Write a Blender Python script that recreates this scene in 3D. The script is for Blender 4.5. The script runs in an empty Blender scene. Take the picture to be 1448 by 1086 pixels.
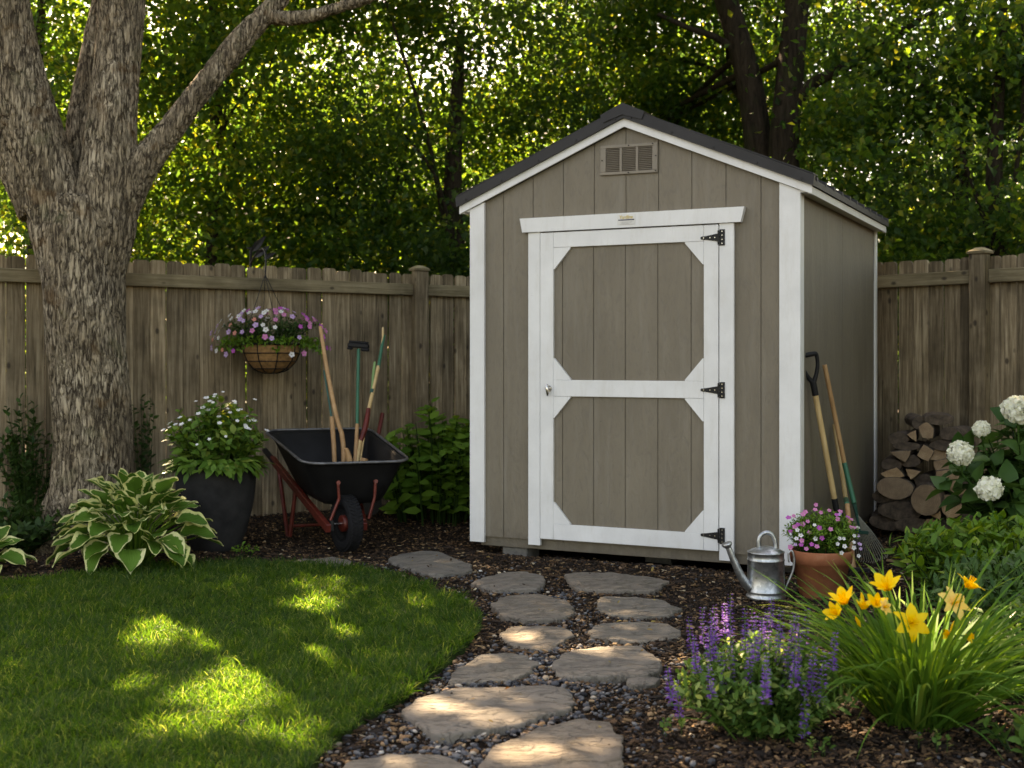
import bpy, bmesh, math, random
import numpy as np
from mathutils import Vector, Matrix, noise as mnoise

# ------------------------------------------------------------------ camera, world, sun, exposure
SC = bpy.context.scene
COL = SC.collection
CAM_H = 1.2
FPX = 1762.0
HY = 506.0
cam_data = bpy.data.cameras.new('camera')
cam = bpy.data.objects.new('camera', cam_data)
COL.objects.link(cam)
cam.location = (0, 0, CAM_H)
cam.rotation_euler = (math.radians(90), 0, 0)
cam_data.sensor_width = 36.0
cam_data.lens = 36.0 * FPX / 1448.0
cam_data.shift_y = (HY - 543.0) / 1448.0
cam_data.clip_start = 0.05
cam_data.clip_end = 800
cam_data.dof.use_dof = True
cam_data.dof.focus_distance = 6.0
cam_data.dof.aperture_fstop = 3.5
SC.camera = cam

SUN_EL = math.radians(44)
SUN_AZ = math.radians(-26)          # measured from +Y (straight ahead) towards -X when negative
SUND = Vector((math.sin(SUN_AZ) * math.cos(SUN_EL), math.cos(SUN_AZ) * math.cos(SUN_EL), math.sin(SUN_EL)))  # towards the sun
world = bpy.data.worlds.new("World")
SC.world = world
world.use_nodes = True
wn = world.node_tree
bg = wn.nodes['Background']
sky = wn.nodes.new('ShaderNodeTexSky')
sky.sky_type = 'NISHITA'
sky.sun_disc = False
sky.sun_elevation = SUN_EL
sky.sun_rotation = SUN_AZ
sky.air_density = 1.0
sky.dust_density = 2.0
wn.links.new(sky.outputs[0], bg.inputs[0])
bg.inputs[1].default_value = 0.085
sl = bpy.data.lights.new('sun', 'SUN')
sl.energy = 5.0
sl.angle = math.radians(0.53)
sl.color = (1.0, 0.93, 0.80)
sun = bpy.data.objects.new('sun', sl)
COL.objects.link(sun)
sun.rotation_euler = SUND.to_track_quat('Z', 'Y').to_euler()
SC.view_settings.view_transform = 'Standard'
SC.view_settings.look = 'None'
SC.view_settings.gamma = 1.0
SC.view_settings.exposure = 3.0
SC.view_settings.use_white_balance = True
SC.view_settings.white_balance_temperature = 10600
SC.view_settings.white_balance_tint = 17
SC.render.engine = 'CYCLES'
SC.cycles.use_denoising = True
SC.cycles.max_bounces = 7
SC.cycles.diffuse_bounces = 3
SC.cycles.glossy_bounces = 2
SC.cycles.transmission_bounces = 3
SC.cycles.transparent_max_bounces = 4
SC.cycles.sample_clamp_indirect = 6.0
SC.cycles.caustics_reflective = False
SC.cycles.caustics_refractive = False

RNG = np.random.default_rng(7)
random.seed(7)
PI = math.pi

# ------------------------------------------------------------------ measuring helpers (photo pixel + real distance -> point)
def at(px, py, Y):
    return Vector(((px - 724.0) / FPX * Y, Y, CAM_H - (py - HY) / FPX * Y))
def G(px, py, z=0.0):
    Y = (CAM_H - z) * FPX / (py - HY)
    return Vector(((px - 724.0) / FPX * Y, Y, z))

# ------------------------------------------------------------------ mesh helpers
class MB:
    def __init__(s):
        s.v = []; s.f = []; s.m = []; s.uv = []; s.n = 0; s.has_uv = False
    def add(s, V, F, mi=0, uv=None):
        V = np.asarray(V, dtype=np.float32).reshape(-1, 3)
        if isinstance(F, np.ndarray):
            s.f.append(F + s.n); nf = len(F)
            s.m.append(np.full(nf, mi, dtype=np.int32))
        else:
            by = {}
            for fc in F: by.setdefault(len(fc), []).append(fc)
            for k, l in by.items():
                s.f.append(np.array(l, dtype=np.int64) + s.n)
                s.m.append(np.full(len(l), mi, dtype=np.int32))
        s.v.append(V); s.n += len(V)
        if uv is not None: s.has_uv = True; s.uv.append(np.asarray(uv, dtype=np.float32))
        else: s.uv.append(np.zeros((len(V), 2), dtype=np.float32))
        return s
    def obj(s, name, mats, parent=None, smooth=False, loc=None):
        me = bpy.data.meshes.new(name)
        V = np.concatenate(s.v)
        if loc is not None: V = V - np.array(loc, dtype=np.float32)
        tot = np.concatenate([np.full(len(f), f.shape[1], dtype=np.int32) for f in s.f])
        idx = np.concatenate([f.ravel() for f in s.f]).astype(np.int32)
        st = np.concatenate([[0], np.cumsum(tot)[:-1]]).astype(np.int32)
        me.vertices.add(len(V)); me.vertices.foreach_set('co', V.ravel().astype(np.float32))
        me.loops.add(len(idx)); me.loops.foreach_set('vertex_index', idx)
        me.polygons.add(len(tot)); me.polygons.foreach_set('loop_start', st); me.polygons.foreach_set('loop_total', tot)
        me.polygons.foreach_set('material_index', np.concatenate(s.m))
        me.polygons.foreach_set('use_smooth', np.full(len(tot), bool(smooth)))
        if s.has_uv:
            ul = me.uv_layers.new(name='UVMap')
            ul.data.foreach_set('uv', np.concatenate(s.uv)[idx].ravel())
        me.update(calc_edges=True); me.validate()
        for m in (mats if isinstance(mats, (list, tuple)) else [mats]): me.materials.append(m)
        o = bpy.data.objects.new(name, me); COL.objects.link(o)
        if parent is not None: o.parent = parent
        if loc is not None: o.location = loc
        return o
    # shapes
    def box(s, x0, x1, y0, y1, z0, z1, c=0.0, mi=0, M=None):
        if c <= 0:
            V = [(x, y, z) for x in (x0, x1) for y in (y0, y1) for z in (z0, z1)]
            F = [(0, 1, 3, 2), (4, 6, 7, 5), (0, 4, 5, 1), (2, 3, 7, 6), (0, 2, 6, 4), (1, 5, 7, 3)]
        else:
            V = []; 
            for ix, x in enumerate((x0, x1)):
                for iy, y in enumerate((y0, y1)):
                    for iz, z in enumerate((z0, z1)):
                        sx, sy, sz = (1 - 2 * ix), (1 - 2 * iy), (1 - 2 * iz)
                        V += [(x, y + sy * c, z + sz * c), (x + sx * c, y, z + sz * c), (x + sx * c, y + sy * c, z)]
            def k(ix, iy, iz, a): return (ix * 4 + iy * 2 + iz) * 3 + a
            F = []
            for i, fl in ((0, True), (1, False)):
                q = [k(i, 0, 0, 0), k(i, 1, 0, 0), k(i, 1, 1, 0), k(i, 0, 1, 0)]; F.append(tuple(q[::-1] if fl else q))
                q = [k(0, i, 0, 1), k(1, i, 0, 1), k(1, i, 1, 1), k(0, i, 1, 1)]; F.append(tuple(q if fl else q[::-1]))
                q = [k(0, 0, i, 2), k(1, 0, i, 2), k(1, 1, i, 2), k(0, 1, i, 2)]; F.append(tuple(q[::-1] if fl else q))
            for a in (0, 1):
                for b in (0, 1):
                    F.append((k(0, a, b, 1), k(1, a, b, 1), k(1, a, b, 2), k(0, a, b, 2)))
                    F.append((k(a, 0, b, 0), k(a, 1, b, 0), k(a, 1, b, 2), k(a, 0, b, 2)))
                    F.append((k(a, b, 0, 0), k(a, b, 1, 0), k(a, b, 1, 1), k(a, b, 0, 1)))
                    for d in (0, 1): F.append((k(a, b, d, 0), k(a, b, d, 1), k(a, b, d, 2)))
        V = np.array(V, dtype=float)
        if M is not None: V = V @ np.array(M.to_3x3()).T + np.array(M.translation)
        return s.add(V, F, mi)
    def prism(s, pts, y0, y1, mi=0, axis='y', M=None, mi_end=None):
        """polygon pts (a,b) extruded; axis y -> (a, y, b), z -> (a, b, z), x -> (x, a, b)"""
        n = len(pts)
        def mk(p, t):
            return {'y': (p[0], t, p[1]), 'z': (p[0], p[1], t), 'x': (t, p[0], p[1])}[axis]
        V = np.array([mk(p, y0) for p in pts] + [mk(p, y1) for p in pts], dtype=float)
        if M is not None: V = V @ np.array(M.to_3x3()).T + np.array(M.translation)
        ends = [tuple(range(n)), tuple(range(2 * n - 1, n - 1, -1))]
        sides = [(i, (i + 1) % n, n + (i + 1) % n, n + i) for i in range(n)]
        if mi_end is None: s.add(V, ends + sides, mi)
        else: s.add(V, sides, mi); s.add(V, ends, mi_end)
        return s
    def tube(s, P, R, n=8, mi=0, cap=True, flat=1.0):
        P = [Vector(p) for p in P]
        if not hasattr(R, '__len__'): R = [R] * len(P)
        V = []; up = None
        for i, p in enumerate(P):
            t = (P[min(i + 1, len(P) - 1)] - P[max(i - 1, 0)]).normalized()
            if up is None:
                a = Vector((0, 0, 1)) if abs(t.z) < 0.9 else Vector((0, 1, 0))
                up = (a - t * a.dot(t)).normalized()
            else:
                up = (up - t * up.dot(t)).normalized()
            sd = t.cross(up)
            for k in range(n):
                an = 2 * PI * k / n
                V.append(tuple(p + (sd * math.cos(an) + up * math.sin(an) * flat) * R[i]))
        F = []
        for i in range(len(P) - 1):
            for k in range(n):
                F.append((i * n + k, i * n + (k + 1) % n, (i + 1) * n + (k + 1) % n, (i + 1) * n + k))
        s.add(V, F, mi)
        if cap:
            s.add(V[:n], [tuple(range(n - 1, -1, -1))], mi); s.add(V[-n:], [tuple(range(n))], mi)
        return s
    def lathe(s, prof, n=32, c=(0, 0, 0), mi=0, sx=1, sy=1):
        V = []; F = []
        for r, z in prof:
            for k in range(n):
                a = 2 * PI * k / n
                V.append((c[0] + r * math.cos(a) * sx, c[1] + r * math.sin(a) * sy, c[2] + z))
        for i in range(len(prof) - 1):
            for k in range(n):
                F.append((i * n + k, i * n + (k + 1) % n, (i + 1) * n + (k + 1) % n, (i + 1) * n + k))
        return s.add(V, F, mi)
    def inst(s, tmpl, M, T, mi=0):
        """tmpl=(V,F,uv); M (N,3,3) with scale in it, T (N,3)"""
        V, F, uv = tmpl
        N = len(T); nv = len(V)
        W = np.einsum('nij,vj->nvi', M, V) + T[:, None, :]
        FF = (F[None] + (np.arange(N) * nv)[:, None, None]).reshape(-1, F.shape[1])
        U = None if uv is None else np.tile(uv, (N, 1))
        return s.add(W.reshape(-1, 3), FF, mi, U)

def unit(a):
    return a / np.maximum(np.linalg.norm(a, axis=-1, keepdims=True), 1e-9)
def frames(D, N, scale=1.0):
    y = unit(D); z = unit(N - (N * y).sum(-1, keepdims=True) * y); x = np.cross(y, z)
    M = np.stack([x, y, z], axis=-1)
    if np.ndim(scale) == 0: return M * scale
    scale = np.asarray(scale)
    if scale.ndim == 1: return M * scale[:, None, None]
    return M * scale[:, None, :]
def leaf_t(w=0.5, fold=0.12, droop=0.15, rows=4, shape='oval'):
    ts = np.linspace(0, 1, rows)
    V = []; U = []
    for t in ts:
        if shape == 'oval': hw = w * 0.5 * max(0.03, math.sin(PI * min(1, t ** 0.8)) )
        elif shape == 'heart': hw = w * 0.5 * max(0.02, (math.sin(PI * t ** 0.55)) ** 0.8)
        else: hw = w * 0.5 * max(0.02, math.sin(PI * t))
        zz = -droop * t * t
        V += [(-hw, t, zz + fold * hw), (0, t, zz), (hw, t, zz + fold * hw)]
        U += [(-1, t), (0, t), (1, t)]
    F = []
    for i in range(rows - 1):
        for k in (0, 1): F.append((i * 3 + k, i * 3 + k + 1, i * 3 + k + 4, i * 3 + k + 3))
    return np.array(V), np.array(F), np.array(U)
LT = leaf_t(); LT_NARROW = leaf_t(w=0.3); LT_HEART = leaf_t(w=0.8, fold=0.2, shape='heart', rows=5, droop=.25)
LT_TREE = (np.array([(0, 0, 0), (-.34, .42, .07), (0, 1, -.1), (.34, .42, .07)]), np.array([(0, 2, 1), (0, 3, 2)]), None)
def rnd(n, k=3): return RNG.normal(size=(n, k))

def blades(base, az, lean, L, W, droop, K=5, tw=None):
    """arching strips: base (N,3); az heading; lean = start tilt from vertical (rad); droop = added tilt to the tip"""
    N = len(base)
    ts = np.linspace(0, 1, K + 1)
    ang = lean[:, None] + droop[:, None] * ts[None] ** 1.3
    ds = L[:, None] / K
    hx = np.concatenate([np.zeros((N, 1)), np.cumsum(np.sin(ang[:, :-1]) * ds, 1)], 1)
    hz = np.concatenate([np.zeros((N, 1)), np.cumsum(np.cos(ang[:, :-1]) * ds, 1)], 1)
    dx, dy = np.cos(az), np.sin(az)
    P = np.stack([base[:, 0:1] + hx * dx[:, None], base[:, 1:2] + hx * dy[:, None], base[:, 2:3] + hz], -1)
    sx = np.stack([-dy, dx, np.zeros(N)], -1)[:, None, :]
    if tw is not None:
        nr = np.stack([-np.cos(ang) * dx[:, None], -np.cos(ang) * dy[:, None], np.sin(ang)], -1)
        sx = sx * np.cos(tw)[:, None, None] + nr * np.sin(tw)[:, None, None]
    wd = W[:, None] * 0.5 * np.maximum(0.06, (1 - ts[None] ** 2.2)) * np.minimum(1, .55 + ts[None] * 2)
    A = P - sx * wd[..., None]; B = P + sx * wd[..., None]
    V = np.stack([A, B], 2).reshape(N, -1, 3)
    F = np.array([(2 * i, 2 * i + 1, 2 * i + 3, 2 * i + 2) for i in range(K)])
    FF = (F[None] + (np.arange(N) * (2 * K + 2))[:, None, None]).reshape(-1, 4)
    return V.reshape(-1, 3), FF

def hash2(ix, iy, seed=0):
    h = (ix * 374761393 + iy * 668265263 + seed * 974634777) & 0x7fffffff
    h = ((h ^ (h >> 13)) * 1274126177) & 0x7fffffff
    return ((h ^ (h >> 16)) & 0xffff) / 65535.0
def vn(x, y, seed=0):
    x = np.asarray(x, dtype=float); y = np.asarray(y, dtype=float)
    ix = np.floor(x).astype(np.int64); iy = np.floor(y).astype(np.int64)
    fx = x - ix; fy = y - iy; fx = fx * fx * (3 - 2 * fx); fy = fy * fy * (3 - 2 * fy)
    a = hash2(ix, iy, seed); b = hash2(ix + 1, iy, seed); c = hash2(ix, iy + 1, seed); d = hash2(ix + 1, iy + 1, seed)
    return (a * (1 - fx) + b * fx) * (1 - fy) + (c * (1 - fx) + d * fx) * fy
def inside(px, py, poly):
    px = np.asarray(px); py = np.asarray(py); r = np.zeros(px.shape, bool); n = len(poly)
    for i in range(n):
        x0, y0 = poly[i][0], poly[i][1]; x1, y1 = poly[(i + 1) % n][0], poly[(i + 1) % n][1]
        c = ((y0 > py) != (y1 > py)) & (px < (x1 - x0) * (py - y0) / ((y1 - y0) or 1e-9) + x0)
        r ^= c
    return r

def empty(name, loc=(0, 0, 0), rz=0.0):
    o = bpy.data.objects.new(name, None); COL.objects.link(o)
    o.location = loc; o.rotation_euler = (0, 0, rz); o.empty_display_size = 0.1
    return o
def tag(o, label, cat=None, group=None, kind=None):
    if label: o['label'] = label
    if cat: o['category'] = cat
    if group: o['group'] = group
    if kind: o['kind'] = kind
    return o
def setting(o): o['kind'] = 'structure'; return o

# ------------------------------------------------------------------ material helpers
class NT:
    def __init__(s, name):
        s.m = bpy.data.materials.new(name); s.m.use_nodes = True
        s.t = s.m.node_tree; s.b = s.t.nodes['Principled BSDF']; s.o = s.t.nodes['Material Output']
    def n(s, typ, **kw):
        nd = s.t.nodes.new('ShaderNode' + typ)
        for k, v in kw.items():
            if hasattr(nd, k): setattr(nd, k, v)
        return nd
    def l(s, a, b): s.t.links.new(a, b)
    def coord(s, scale=(1, 1, 1), kind='Object', rot=(0, 0, 0)):
        c = s.n('TexCoord'); mp = s.n('Mapping'); mp.inputs['Scale'].default_value = scale; mp.inputs['Rotation'].default_value = rot
        s.l(c.outputs[kind], mp.inputs[0]); return mp.outputs[0]
    def noise(s, co, scale=5, detail=4, rough=.6, dist=0.0):
        nd = s.n('TexNoise'); nd.inputs['Scale'].default_value = scale; nd.inputs['Detail'].default_value = detail
        nd.inputs['Roughness'].default_value = rough; nd.inputs['Distortion'].default_value = dist
        if co is not None: s.l(co, nd.inputs['Vector'])
        return nd.outputs['Fac']
    def vor(s, co, scale=5, feat='F1', rnd_=1.0):
        nd = s.n('TexVoronoi'); nd.feature = feat; nd.inputs['Scale'].default_value = scale; nd.inputs['Randomness'].default_value = rnd_
        if co is not None: s.l(co, nd.inputs['Vector'])
        return nd
    def ramp(s, f, stops):
        nd = s.n('ValToRGB'); e = nd.color_ramp.elements
        while len(e) < len(stops): e.new(0.5)
        for i, (p, c) in enumerate(stops):
            e[i].position = p; e[i].color = (*c, 1) if len(c) == 3 else c
        s.l(f, nd.inputs[0]); return nd.outputs[0]
    def mixc(s, a, b, f, mode='MIX'):
        nd = s.n('Mix'); nd.data_type = 'RGBA'; nd.blend_type = mode
        for sock, v in ((nd.inputs[6], a), (nd.inputs[7], b), (nd.inputs[0], f)):
            if isinstance(v, (int, float)): sock.default_value = v
            elif isinstance(v, tuple): sock.default_value = (*v, 1)
            else: s.l(v, sock)
        return nd.outputs[2]
    def math(s, op, a, b=0.0, c=None):
        nd = s.n('Math'); nd.operation = op
        for sock, v in zip(nd.inputs, (a, b) if c is None else (a, b, c)):
            if isinstance(v, (int, float)): sock.default_value = v
            else: s.l(v, sock)
        return nd.outputs[0]
    def bump(s, h, strength=.3, dist=.01, prev=None):
        nd = s.n('Bump'); nd.inputs['Strength'].default_value = strength; nd.inputs['Distance'].default_value = dist
        s.l(h, nd.inputs['Height'])
        if prev is not None: s.l(prev, nd.inputs['Normal'])
        return nd.outputs[0]
    def fin(s, col=None, rough=None, normal=None, metal=None, spec=None):
        for nm, v in (('Base Color', col), ('Roughness', rough), ('Normal', normal), ('Metallic', metal), ('Specular IOR Level', spec)):
            if v is None: continue
            k = s.b.inputs[nm]
            if isinstance(v, (int, float)): k.default_value = v
            elif isinstance(v, tuple): k.default_value = (*v, 1)
            else: s.l(v, k)
        return s.m
def rpi(t): return t.n('NewGeometry').outputs['Random Per Island']

def leafmat(name, c1, c2, trans=None, tf=0.4, rough=.5, c3=None, spec=.18, hue=.474):
    t = NT(name); r = rpi(t)
    st = [(0.0, c1), (.8, c2)] + ([(1.0, c3)] if c3 else [])
    c = t.ramp(r, st)
    tx = t.noise(t.coord(), 30, 2)
    c = t.mixc(c, (0.5, 0.5, 0.5), t.math('MULTIPLY', tx, .0), 'MIX')
    t.fin(c, rough, spec=spec)
    tr = t.n('BsdfTranslucent'); hs = t.n('HueSaturation')
    hs.inputs['Hue'].default_value = hue; hs.inputs['Saturation'].default_value = 1.1; hs.inputs['Value'].default_value = trans or 2.0
    t.l(c, hs.inputs['Color']); t.l(hs.outputs[0], tr.inputs[0])
    mx = t.n('MixShader'); mx.inputs[0].default_value = tf
    t.l(t.b.outputs[0], mx.inputs[1]); t.l(tr.outputs[0], mx.inputs[2]); t.l(mx.outputs[0], t.o.inputs[0])
    return t.m
def plain(name, c, rough=.5, metal=0.0, var=.12, scale=12, bump=.0, spec=None):
    t = NT(name); n = t.noise(t.coord(), scale, 5)
    a = tuple(x * (1 - var) for x in c); b = tuple(min(1, x * (1 + var)) for x in c)
    col = t.ramp(n, [(.3, a), (.7, b)])
    return t.fin(col, rough, t.bump(n, bump, .004) if bump else None, metal, spec)
# ------------------------------------------------------------------ materials
def m_siding():
    t = NT('taupe_siding'); co = t.coord((1, 1, .32))
    n1 = t.noise(co, 26, 5, .6, 2.2); n2 = t.noise(t.coord((1, 1, .08)), 70, 3)
    w = t.math('ADD', t.math('MULTIPLY', n1, .7), t.math('MULTIPLY', n2, .3))
    col = t.ramp(t.noise(t.coord((1, 1, .4)), 3, 5), [(.25, (.138, .113, .080)), (.75, (.190, .158, .114))])
    col = t.mixc(col, (.11, .095, .075), t.math('MULTIPLY', t.ramp(n1, [(.35, (1, 1, 1)), (.5, (0, 0, 0))]), .35))
    st = t.ramp(t.noise(t.coord((9, 9, .7)), 1.6, 6, .7), [(.5, (0, 0, 0)), (.8, (1, 1, 1))])
    col = t.mixc(col, (.26, .235, .195), t.math('MULTIPLY', st, .4))
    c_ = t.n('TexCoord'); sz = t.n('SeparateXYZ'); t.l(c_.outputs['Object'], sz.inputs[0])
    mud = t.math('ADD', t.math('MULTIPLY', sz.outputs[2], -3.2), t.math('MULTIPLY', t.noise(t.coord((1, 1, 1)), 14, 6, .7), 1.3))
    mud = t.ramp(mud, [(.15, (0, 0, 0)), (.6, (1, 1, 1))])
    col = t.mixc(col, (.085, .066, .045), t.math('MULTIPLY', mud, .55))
    dot = t.ramp(t.vor(t.coord((1, 1, 1)), 9).outputs['Distance'], [(.022, (1, 1, 1)), (.035, (0, 0, 0))])
    col = t.mixc(col, (.05, .045, .04), t.math('MULTIPLY', dot, .7))
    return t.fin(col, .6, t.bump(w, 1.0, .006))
def m_white():
    t = NT('white_painted_board'); r = rpi(t)
    n = t.noise(t.coord((1, 1, 1)), 60, 4); g = t.noise(t.coord((30, 30, 3)), 3, 4)
    col = t.ramp(t.noise(t.coord(), 4, 6), [(.3, (.62, .62, .61)), (.7, (.73, .73, .72))])
    sp = t.ramp(t.noise(t.coord(), 130, 3), [(.66, (0, 0, 0)), (.74, (1, 1, 1))])
    col = t.mixc(col, (.42, .38, .32), t.math('MULTIPLY', sp, .5))
    gm = t.ramp(t.noise(t.coord((6, 6, 1.2)), 2.5, 7, .72), [(.52, (0, 0, 0)), (.78, (1, 1, 1))])
    col = t.mixc(col, (.52, .49, .43), t.math('MULTIPLY', gm, .45))
    gr2 = t.ramp(t.noise(t.coord((60, 60, 3)), 2, 4), [(.6, (0, 0, 0)), (.75, (1, 1, 1))])
    col = t.mixc(col, (.60, .59, .56), t.math('MULTIPLY', gr2, .5))
    return t.fin(col, .5, t.bump(t.math('ADD', n, g), .18, .003))
def m_wood(name, cols, grain=.5, knots=True, seg=60, rough=.8, axis=2):
    t = NT(name); r = rpi(t)
    sc = [1, 1, 1]; sc[axis] = .045
    c = t.n('TexCoord'); off = t.n('CombineXYZ'); 
    t.l(t.math('MULTIPLY', r, 37.0), off.inputs[0]); t.l(t.math('MULTIPLY', r, 91.0), off.inputs[2])
    va = t.n('VectorMath'); va.operation = 'ADD'; t.l(c.outputs['Object'], va.inputs[0]); t.l(off.outputs[0], va.inputs[1])
    mp = t.n('Mapping'); mp.inputs['Scale'].default_value = sc; t.l(va.outputs[0], mp.inputs[0])
    g = t.math('ADD', t.math('MULTIPLY', t.noise(mp.outputs[0], seg, 6, .65, .6), .6), t.math('MULTIPLY', t.noise(mp.outputs[0], seg * .3, 5, .7, 1.2), .4))
    big = t.noise(va.outputs[0], 2.2, 4)
    col = t.ramp(g, [(.33, cols[0]), (.5, cols[1]), (.68, cols[2])])
    br = t.math('ADD', .70, t.math('MULTIPLY', r, .55))
    gr = t.n('HueSaturation'); t.l(col, gr.inputs['Color']); t.l(br, gr.inputs['Value'])
    col = gr.outputs[0]
    col = t.mixc(col, tuple(x * .45 for x in cols[0]), t.math('MULTIPLY', t.ramp(big, [(.45, (0, 0, 0)), (.7, (1, 1, 1))]), .6))
    if knots:
        mk = t.n('Mapping'); s3 = [1, 1, 1]; s3[axis] = .6; mk.inputs['Scale'].default_value = s3; t.l(va.outputs[0], mk.inputs[0])
        v = t.vor(mk.outputs[0], 8.5).outputs['Distance']
        k = t.ramp(v, [(.07, (1, 1, 1)), (.15, (0, 0, 0))])
        col = t.mixc(col, (.03, .022, .016), t.math('MULTIPLY', k, .8))
    return t.fin(col, rough, t.bump(g, grain, .006), spec=.25)
def m_bark():
    t = NT('tree_bark')
    co = t.coord((1, 1, .17))
    def warp(scale, amt):
        nz = t.n('TexNoise'); nz.inputs['Scale'].default_value = scale; nz.inputs['Detail'].default_value = 5; nz.inputs['Roughness'].default_value = .65; t.l(co, nz.inputs['Vector'])
        va = t.n('VectorMath'); va.operation = 'MULTIPLY_ADD'; va.inputs[1].default_value = (amt, amt, amt * .8); t.l(nz.outputs['Color'], va.inputs[0]); t.l(co, va.inputs[2]); return va.outputs[0]
    w = warp(16, .085)
    v = t.vor(w, 36, 'DISTANCE_TO_EDGE').outputs['Distance']
    rn = t.math('MULTIPLY', t.math('ABSOLUTE', t.math('SUBTRACT', t.noise(w, 25, 2, .5), .5)), 2.0)
    rn2 = t.math('MULTIPLY', t.math('ABSOLUTE', t.math('SUBTRACT', t.noise(w, 40, 2, .5), .5)), 2.0)
    fine = t.noise(t.coord((1, 1, .45)), 130, 5, .7)
    a1 = t.ramp(v, [(.0, (0, 0, 0)), (.13, (.8, .8, .8)), (.4, (1, 1, 1))])
    a2 = t.ramp(rn, [(.0, (0, 0, 0)), (.10, (.8, .8, .8)), (.3, (1, 1, 1))])
    a3 = t.ramp(rn2, [(.0, (0, 0, 0)), (.12, (1, 1, 1))])
    h = t.math('MULTIPLY', t.math('ADD', t.math('MULTIPLY', a1, .5), t.math('MULTIPLY', a2, .5)), t.math('ADD', .7, t.math('MULTIPLY', a3, .3)))
    h = t.math('ADD', t.math('MULTIPLY', h, .85), t.math('MULTIPLY', fine, .22))
    base = t.ramp(t.noise(t.coord((1, 1, .4)), 5, 6, .7), [(.28, (.22, .16, .10)), (.5, (.38, .30, .205)), (.72, (.54, .45, .33))])
    col = t.mixc((.065, .049, .034), base, t.ramp(h, [(.38, (0, 0, 0)), (.85, (1, 1, 1))]))
    org = t.ramp(t.noise(t.coord(), 6, 5), [(.58, (0, 0, 0)), (.68, (1, 1, 1))])
    col = t.mixc(col, (.16, .085, .035), t.math('MULTIPLY', org, .5))
    lic = t.ramp(t.noise(t.coord((1.3, 1, 1)), 4.5, 6), [(.58, (0, 0, 0)), (.7, (1, 1, 1))])
    col = t.mixc(col, (.12, .14, .06), t.math('MULTIPLY', lic, .3))
    return t.fin(col, .9, t.bump(h, 1.0, .020), spec=.12)
def m_stone():
    t = NT('flagstone')
    n = t.noise(t.coord((1, 1, 1)), 5, 7, .65, 1.0); f = t.noise(t.coord((1, 1, 1)), 60, 6, .75)
    lay = t.noise(t.coord((1, 2.5, 1), rot=(0, 0, .5)), 7, 6, .6, 1.5)
    col = t.ramp(n, [(.28, (.11, .095, .078)), (.5, (.195, .167, .132)), (.72, (.32, .255, .185))])
    oi = t.n('ObjectInfo'); col = t.mixc(col, (.25, .17, .12), t.math('MULTIPLY', oi.outputs['Random'], .3))
    col = t.mixc(col, (.09, .08, .075), t.math('MULTIPLY', t.ramp(f, [(.55, (0, 0, 0)), (.7, (1, 1, 1))]), .4))
    st = t.ramp(lay, [(.5, (0, 0, 0)), (.56, (1, 1, 1))])
    f2 = t.noise(t.coord((1, 1, 1)), 170, 5, .8)
    col = t.mixc(col, (.42, .38, .33), t.math('MULTIPLY', t.ramp(f2, [(.60, (0, 0, 0)), (.72, (1, 1, 1))]), .45))
    pit = t.ramp(t.vor(t.coord((1, 1, 1)), 34).outputs['Distance'], [(.05, (1, 1, 1)), (.14, (0, 0, 0))])
    col = t.mixc(col, (.05, .042, .036), t.math('MULTIPLY', pit, .7))
    col = t.mixc(col, (.075, .072, .04), t.math('MULTIPLY', t.ramp(t.noise(t.coord((1, 1, 1)), 8, 7, .75), [(.54, (0, 0, 0)), (.68, (1, 1, 1))]), .5))
    edge = t.ramp(t.noise(t.coord((1, 1, 1)), 11, 7, .75, 2.0), [(.49, (0, 0, 0)), (.505, (1, 1, 1)), (.52, (0, 0, 0))])
    col = t.mixc(col, (.07, .06, .05), t.math('MULTIPLY', edge, .5))
    col = t.mixc(col, (.185, .175, .155), t.math('MULTIPLY', t.math('FRACT', t.math('MULTIPLY', oi.outputs['Random'], 7.3)), .55))
    h = t.math('ADD', t.math('MULTIPLY', st, .4), t.math('ADD', t.math('MULTIPLY', lay, .8), t.math('MULTIPLY', f, .35)))
    return t.fin(col, .78, t.bump(h, 1.0, .02), spec=.3)
def m_soil():
    t = NT('mulch_soil')
    n = t.noise(t.coord(), 45, 8, .75, .5); v = t.vor(t.coord(), 90).outputs['Color']
    col = t.ramp(n, [(.3, (.010, .007, .005)), (.55, (.030, .020, .014)), (.75, (.06, .04, .027))])
    return t.fin(col, .95, t.bump(n, 1.0, .02), spec=.1)
def m_chip(name, cols):
    t = NT(name); r = rpi(t)
    col = t.ramp(r, cols); g = t.noise(t.coord(), 300, 3)
    return t.fin(col, .8, t.bump(g, .3, .002), spec=.25)
def m_lawn():
    t = NT('lawn_turf'); n = t.noise(t.coord(), 40, 6)
    return t.fin(t.ramp(n, [(.3, (.012, .022, .006)), (.7, (.03, .05, .012))]), .95, t.bump(n, .8, .02), spec=.05)
def m_galv():
    t = NT('galvanised_steel'); v = t.vor(t.coord(), 55).outputs['Color']
    n = t.noise(t.coord(), 20, 4)
    sep = t.n('SeparateColor'); t.l(v, sep.inputs[0])
    col = t.ramp(t.math('ADD', t.math('MULTIPLY', sep.outputs[0], .5), t.math('MULTIPLY', n, .5)), [(.2, (.30, .32, .33)), (.8, (.55, .57, .58))])
    return t.fin(col, t.math('ADD', .28, t.math('MULTIPLY', n, .2)), None, .95)
def m_terra():
    t = NT('terracotta'); n = t.noise(t.coord(), 9, 7, .7); f = t.noise(t.coord(), 90, 4)
    col = t.ramp(n, [(.3, (.24, .075, .035)), (.6, (.36, .125, .06)), (.78, (.42, .20, .12))])
    sp = t.ramp(t.noise(t.coord(), 30, 2), [(.7, (0, 0, 0)), (.73, (1, 1, 1))])
    col = t.mixc(col, (.5, .4, .33), t.math('MULTIPLY', sp, .5))
    return t.fin(col, .75, t.bump(f, .15, .003), spec=.3)
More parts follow.
